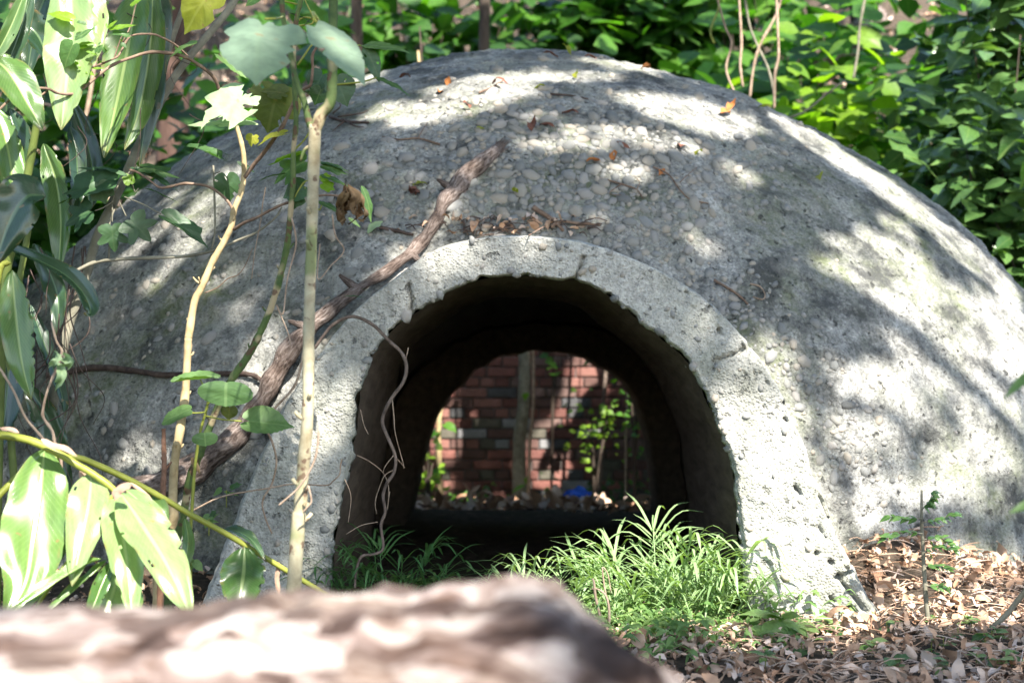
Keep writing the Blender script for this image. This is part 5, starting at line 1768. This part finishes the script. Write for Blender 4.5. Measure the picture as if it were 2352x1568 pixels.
for (px, Y, h) in ((-330, 6.0, 3.6), (-620, 4.7, 3.4), (-1100, 3.6, 3.2), (-500, 7.4, 3.6), (-420, 5.2, 3.0), (-900, 4.2, 3.6)):
    shrub("unseen dark shrub added left of the dome to block sky light", px, Y, h, .7, 20, .2, 'bushdark', lo=.1, more=420, group="unseen shrubs added left of the dome")  # out of view, added to keep sky light off the dome's left flank
# seen through the tunnel
shrub("small bushy plant on bare stems right of centre in the tunnel view", 1365, 9.9, .80, .18, 80, .045, 'bushlit', lo=.7, group="plants seen through the tunnel", stems=4)
shrub("leafy twig plant by the right edge of the tunnel view", 1455, 9.6, 1.25, .14, 110, .045, 'bush', lo=.4, group="plants seen through the tunnel", stems=3)
shrub("sunlit low plant by the left edge of the tunnel view", 985, 9.0, .45, .10, 34, .06, 'bushlit', lo=.3, group="plants seen through the tunnel", stems=3)
shrub("leaves hanging in front of the wall at the top of the tunnel view", 1265, 10.9, 1.75, .12, 16, .10, 'bush', lo=.8, group="plants seen through the tunnel", stems=2)
shrub("low green plants at the foot of the brick wall", 1400, 11.0, .35, .5, 120, .06, 'bushdark', lo=.1, group="plants seen through the tunnel", stems=6)
shrub("low green plants left of the slim trunk at the foot of the wall", 1080, 11.0, .3, .5, 120, .06, 'bush', lo=.1, group="plants seen through the tunnel", stems=6)
b = at(1318, 1186, 8.75)
b.z = ground_z(b.x, b.y) + .05
t = thing("plastic_scrap", b, "crumpled blue plastic scrap on the ground beyond the tunnel", "plastic scrap")
mb = MB()
for k in range(5):
    a = b + Vector((R.uniform(-.07, .0), R.uniform(-.03, .03), R.uniform(-.02, .02)))
    blade(mb, [a, a + Vector((.05, -.01, R.uniform(.02, .06))), a + Vector((.12, .02, R.uniform(-.01, .05)))], .03, (R.uniform(-.5, .5), -1, .5), .5, .8, 8, 6, 'strap', None, 1.2)
mb.build("sheet", M['plastic'], t)

# hanging vines and leaning stems behind the right shoulder
for pl, Yv, w_, mt, lab in (([(1640, -30), (1665, 60), (1680, 100), (1668, 160), (1690, 220)], 7.8, 5, 'vine', "pale yellow-brown vine with a kink hanging behind the right of the crest"),
                            ([(1640, 100), (1632, 70), (1650, 20), (1655, -30)], 7.8, 4, 'cane', "yellow-green thin vine left of the kinked vine"),
                            ([(1696, -30), (1700, 40), (1703, 100), (1700, 150), (1706, 200)], 7.6, 6, 'vine', "straight tan vine hanging behind the right of the crest"),
                            ([(1708, -20), (1722, 60), (1742, 110), (1765, 160), (1780, 225)], 7.9, 6, 'greytrunk', "grey vine slanting right across the straight tan vine"),
                            ([(1800, -20), (1780, 40), (1745, 105), (1730, 160), (1722, 225)], 7.9, 6, 'vine', "tan vine slanting left and crossing the grey one"),
                            ([(1782, -20), (1786, 60), (1788, 130), (1780, 170), (1778, 250)], 7.5, 7, 'vine', "pale brown vine standing right of the crossed vines"),
                            ([(1800, 275), (1850, 255), (1900, 215), (1940, 185)], 7.9, 5, 'greytrunk', "pale stick slanting up through the sunlit lime green leaves"),
                            ([(1990, -20), (1975, 60), (1970, 120), (1960, 180)], 8.6, 6, 'greytrunk', "thin grey vine hanging before the leaning brown trunk")):
    t = thing("hanging_vine", at(pl[-1][0], pl[-1][1], Yv), lab, "vine")
    mb = MB()
    tube(mb, pts3(pl, Yv), [wid(w_ / 2, Yv)] * 2, 40, 7, .25, 20, .15)
    mb.build("stem", M[mt], t)
b = at(1905, 150, 12.9)
t = thing("rotten_log", b, "brown rotten log lying on the slope among the shrubs", "log")
mb = MB()
tube(mb, [at(1815, 200, 12.6), at(1880, 165, 12.8), at(1960, 95, 13.2), at(2010, 40, 13.8)], [.12, .14, .13], 30, 12, .2, 8)
mb.build("trunk", M['drift'], t)
for (px, py, Yt, lab) in ((195, 330, 7.6, "pale thin stem standing in the dark gap between the ginger leaves"), (210, 480, 7.8, "pale leaning stick in the shaded gap left of the dome")):
    t = thing("thin_stem", at(px, py, Yt), lab, "stem")
    mb = MB()
    if py < 400: tube(mb, [at(180, 520, Yt), at(185, 330, Yt), at(205, 230, Yt), at(230, 60, Yt), at(250, -40, Yt)], wid(5, Yt), 20, 8, .1)
    else: tube(mb, [at(160, 330, Yt), at(185, 350, Yt), at(230, 400, Yt), at(250, 440, Yt), at(260, 600, Yt)], wid(7, Yt), 20, 8, .1)
    mb.build("stem", M['vine'], t)

# ------------------------------------------------------------------ unseen canopy overhead, its gaps cut to shape the dappled shade
# sunlit places: ellipses (cx, cy, rx, ry, angle) on what the camera sees, and balls in space
LIT = [(1060, 238, 170, 34, -13), (1130, 190, 140, 20, -8), (1590, 262, 170, 34, 14), (1490, 322, 130, 24, 10), (1330, 330, 90, 18, 5), (1420, 400, 70, 16, 10), (1700, 400, 60, 18, 25), (1620, 560, 50, 20, 30), (880, 255, 60, 18, -18), (1350, 175, 90, 12, 4), (950, 262, 60, 14, -15), (1290, 178, 90, 12, 3), (1425, 150, 120, 10, 8), (820, 190, 70, 12, -18), (700, 225, 70, 16, -25),
       (1240, 265, 50, 10, 0), (1560, 250, 110, 26, 12), (1640, 290, 80, 22, 15), (1240, 335, 70, 16, 5), (1330, 300, 50, 12, 0), (1480, 330, 90, 12, 10), (1440, 385, 60, 14, 10),
       (1900, 345, 150, 20, 32), (2070, 460, 140, 24, 37), (2230, 590, 140, 26, 40), (2340, 700, 80, 28, 42), (1480, 145, 70, 8, 8),
       (2230, 790, 220, 125, 30), (2330, 960, 140, 120, 30), (2080, 690, 160, 65, 28), (1960, 640, 95, 40, 25), (2060, 585, 120, 34, 28), (1930, 560, 60, 20, 25), (2060, 520, 60, 18, 35), (2160, 850, 90, 30, 30),
       (2000, 870, 140, 55, 20), (2240, 1060, 120, 55, 10), (1990, 1010, 110, 60, 20), (2120, 930, 100, 50, 30), (2100, 1120, 150, 45, 5), (1960, 1180, 90, 45, 10), (2270, 1150, 80, 30, 5),
       (470, 490, 80, 40, -40), (430, 560, 70, 24, -40), (330, 560, 90, 16, -40), (520, 420, 60, 30, -40), (290, 450, 60, 16, -40), (400, 460, 40, 18, -40), (510, 640, 70, 14, -38), (560, 700, 60, 14, -38), (600, 800, 50, 26, -30), (580, 850, 30, 40, 60), (640, 740, 30, 16, -30), (360, 640, 50, 12, -40), (450, 880, 14, 26, 60), (870, 525, 20, 10, -25), (935, 490, 30, 12, 0),
       (750, 900, 70, 95, 75), (720, 1010, 45, 60, 75), (700, 900, 36, 40, 0), (915, 705, 26, 40, 15), (1060, 590, 110, 36, -10), (1180, 570, 90, 24, 0), (1000, 640, 40, 24, -30), (1240, 560, 50, 18, 5), (700, 1270, 45, 40, 0), (690, 1160, 16, 24, 0), (745, 1300, 22, 20, 0),
       (1730, 880, 90, 110, 60), (1760, 1000, 80, 120, 70), (1790, 1130, 90, 130, 75), (1830, 1280, 130, 130, 60), (1880, 1400, 160, 80, 30), (1600, 780, 60, 24, 40), (1740, 820, 50, 40, 40),
       (2080, 1320, 110, 55, 10), (2230, 1340, 110, 60, 10), (2000, 1300, 50, 50, 30), (2120, 1410, 140, 40, 5), (2280, 1420, 70, 30, 0), (2200, 1270, 90, 26, 5), (2320, 1290, 40, 30, 0), (1900, 1480, 60, 12, 0), (2080, 1490, 60, 12, 0), (1700, 1500, 60, 14, 0),
       (1500, 1380, 170, 65, 0), (1400, 1450, 110, 40, 0), (1650, 1440, 70, 50, 0), (1290, 1400, 60, 30, 0)]
DIM = [(2170, 950, 60, 9, 42), (2310, 880, 50, 12, 30), (1935, 800, 60, 26, 15), (1870, 880, 36, 50, -20), (2200, 640, 60, 12, 38), (2090, 760, 50, 16, 25), (1900, 700, 30, 14, 20), (2060, 1060, 60, 16, 10), (780, 830, 70, 36, -50), (1000, 700, 30, 30, 0)]
B3 = [(at(250, 1230, 2.95), .24), (at(330, 1330, 2.95), .20), (at(90, 1250, 2.95), .17), (at(160, 40, 3.35), .20), (at(150, 190, 3.35), .15), (at(50, 200, 3.2), .07), (at(520, 250, 3.42), .09), (at(560, 80, 2.6), .05), (at(800, 110, 2.6), .04), (at(450, 110, 3.5), .06), (at(530, 150, 3.5), .05),
      (at(130, 840, 3.1), .05), (at(432, 780, 3.55), .05), (at(480, 600, 3.55), .06), (at(545, 450, 3.55), .06), (at(555, 330, 3.55), .05), (at(420, 950, 3.55), .06), (at(1500, 1330, 3.9), .20), (at(1620, 1300, 3.9), .14), (at(1260, 1300, 3.88), .12), (at(1400, 1280, 3.9), .10), (at(520, 905, 3.4), .05), (at(610, 830, 3.4), .03),
      (at(1860, 240, 9.2), .5), (at(1980, 300, 9.1), .45), (at(1780, 60, 10.9), .3), (at(1500, 60, 12.5), .25), (at(2080, 60, 10.8), .3), (at(640, 120, 9.6), .2), (at(2210, 180, 7.25), .26), (at(2290, 300, 7.2), .24), (at(2160, 420, 7.1), .16), (at(2320, 150, 7.8), .2), (at(2240, 60, 7.9), .16), (at(2300, 480, 7.0), .12), (at(2120, 330, 7.4), .12), (at(2190, 430, 7.3), .12), (at(2300, 80, 8), .12), (at(2150, 270, 7.6), .10), (at(2330, 260, 7.5), .12), (at(1050, 60, 13), .35), (at(1200, 60, 13.5), .3), (at(700, 1000, 2.95), .10), (at(690, 1130, 2.95), .10), (at(100, 1010, 3.0), .08), (at(560, 1250, 3.2), .06),
      (at(985, 1130, 9), .16), (at(1300, 1190, 9.3), .20), (at(1120, 1195, 9.3), .18), (at(1370, 1030, 9.9), .16), (at(1010, 1000, 9.6), .12), (at(1420, 900, 11), .2), (at(1200, 1200, 10), .25), (at(1400, 1100, 10.5), .25), (at(1400, 850, 11.65), .08), (at(1080, 1195, 8.8), .16), (at(1250, 1195, 9.0), .16), (at(1400, 1195, 9.2), .16)]
for k in range(12):
    B3.append((Vector((-.62 + 1.05 * R.random() * 1.0, 1.16 + R.uniform(-.12, .12), .5)), R.uniform(.03, .085)))
B3.append((at(300, 1480, 1.1), .16))
B3.append((at(1050, 1400, 1.15), .10))
SH3 = [(at(880, 1270, 3.95), .08), (at(560, 1310, 3.15), .05), (at(950, 1380, 3.9), .12), (at(1350, 1500, 1.15), .06)]
e1 = SUN.orthogonal().normalized()
e2 = SUN.cross(e1).normalized()


def up_(p):
    return Vector((p.dot(e1), p.dot(e2)))


for a_, b_, r_ in ((905, 620, .05), (950, 578, .05), (985, 530, .03), (1020, 455, .035), (690, 780, .05), (640, 860, .05), (1080, 400, .04), (1120, 360, .03), (520, 1030, .04)):
    i_ = min(range(len(G)), key=lambda i: abs(G[i][0] - a_))
    B3.append((P3[i_], r_))
B2 = [(up_(p), r) for p, r in B3]
S2 = [(up_(p), r) for p, r in SH3]


def inlit(px, py):
    jx = .35 * mnoise.noise(Vector((px * .02, py * .02, 5))) + .3 * mnoise.noise(Vector((px * .06, py * .06, 8)))
    if inell(px, py, DIM, 1 + jx): return False
    return inell(px, py, LIT, 1.12 + jx) or mnoise.noise(Vector((px * .045, py * .045, 31))) > .62


def inell(px, py, tab, lim):
    for cx, cy, rx, ry, an in tab:
        a = math.radians(an)
        dx, dy = px - cx, py - cy
        u = (dx * math.cos(a) + dy * math.sin(a)) / rx
        v = (-dx * math.sin(a) + dy * math.cos(a)) / ry
        if u * u + v * v < lim: return True
    return False


trees = [((-4.6, -.6), "unseen shade tree left of the viewpoint, its crown cut to shape the dapples"), ((8.2, -2.0), "unseen shade tree right of the viewpoint, its crown cut to shape the dapples")]
crowns = [MB(), MB()]
RC = random.Random(77)
U = [up_(Vector((x, y, z))) for x in (-4.2, 4.5) for y in (.2, 9.5) for z in (0, 2)]
u0, u1 = min(p.x for p in U), max(p.x for p in U)
v0, v1 = min(p.y for p in U), max(p.y for p in U)
ncand = int((u1 - u0) * (v1 - v0) * 2300)
for k in range(ncand):
    uv_ = Vector((RC.uniform(u0, u1), RC.uniform(v0, v1)))
    z = RC.uniform(6.2, 8.6)
    q = e1 * uv_.x + e2 * uv_.y
    P = q + SUN * ((z - q.z) / SUN.z)
    cs = 1.0
    if any((uv_ - c).length < r for c, r in S2): keep = True
    elif any((uv_ - c).length < r + .015 for c, r in B2): keep = False
    else:
        h = scene_bvh.ray_cast(P, -SUN)
        hl_ = log_bvh.ray_cast(P, -SUN)
        if h[0] is None: continue
        px, py = topx(h[0])
        if hl_[0] is not None: keep = mnoise.noise(Vector((uv_.x * 5, uv_.y * 5, 7))) > .05 or topx(hl_[0])[0] > 1300
        elif 0 < px < 2352 and 0 < py < 1568 and h[0].y < 8.5:
            keep = not inlit(px, py)
        else:
            keep = mnoise.noise(Vector((uv_.x * 2.2, uv_.y * 2.2, 0))) + .5 * mnoise.noise(Vector((uv_.x * 6, uv_.y * 6, 4))) < .12
    if not keep: continue
    L = RC.uniform(.06, .105)
    nrm = (SUN + Vector((RC.gauss(0, .35), RC.gauss(0, .35), RC.gauss(0, .35)))).normalized()
    d = nrm.orthogonal().normalized()
    d = Matrix.Rotation(RC.random() * 6.28, 3, nrm) @ d
    sd = nrm.cross(d) * L * .38
    crowns[0 if P.x < .1 else 1].add([P - d * L * .5, P + sd, P + d * L * .5, P - sd], [(0, 1, 2, 3)], [(.5, 0), (1, .5), (.5, 1), (0, .5)])
# looser crown over the slope beyond
for k in range(9000):
    x, y, z = RC.uniform(-6, 7), RC.uniform(3.5, 14), RC.uniform(9.5, 13)
    uv_ = up_(Vector((x, y, z)))
    if mnoise.noise(Vector((uv_.x * 1.3, uv_.y * 1.3, 9))) + .6 * mnoise.noise(Vector((uv_.x * 4, uv_.y * 4, 2))) > -.08: continue
    if any((uv_ - c).length < r + .14 for c, r in B2): continue
    P = Vector((x, y, z))
    L = RC.uniform(.18, .34)
    nrm = (SUN + Vector((RC.gauss(0, .4), RC.gauss(0, .4), RC.gauss(0, .4)))).normalized()
    d = Matrix.Rotation(RC.random() * 6.28, 3, nrm) @ nrm.orthogonal().normalized()
    sd = nrm.cross(d) * L * .3
    crowns[0 if P.x < .3 else 1].add([P - d * L * .5, P + sd, P + d * L * .5, P - sd], [(0, 1, 2, 3)], [(.5, 0), (1, .5), (.5, 1), (0, .5)])
for (pos, lab), cr in zip(trees, crowns):
    b = Vector((pos[0], pos[1], ground_z(*pos)))
    t = thing("shade_tree", b, lab, "tree")
    mb = MB()
    s = 1 if pos[0] < 0 else -1
    tube(mb, [b - Vector((0, 0, .2)), b + Vector((.1 * s, .1, 2)), b + Vector((.5 * s, .3, 4.6)), b + Vector((.9 * s, .8, 8)), b + Vector((1.2 * s, 2.5, 11.5))], [.24, .19, .16, .12, .05], 40, 12, .1, 6)
    for k in range(9):
        z0 = RC.uniform(3.6, 8)
        p0 = b + Vector((.5 * s * z0 / 4.6, .06 * z0, z0))
        e = Vector((RC.uniform(-2.2, 2.2), RC.uniform(-6, 1), 7.4 + RC.uniform(-.6, 1.0))) if z0 < 6 else Vector((RC.uniform(-4, 4), RC.uniform(5, 12), RC.uniform(10, 12)))
        tube(mb, [p0, p0.lerp(e, .4) + Vector((0, 0, .5)), e], [.07, .04, .008], 20, 7, .1, 8)
    mb.build("trunk", M['trunk'], t)
    props(cr.build("crown", M['canopy'], t), kind='stuff')
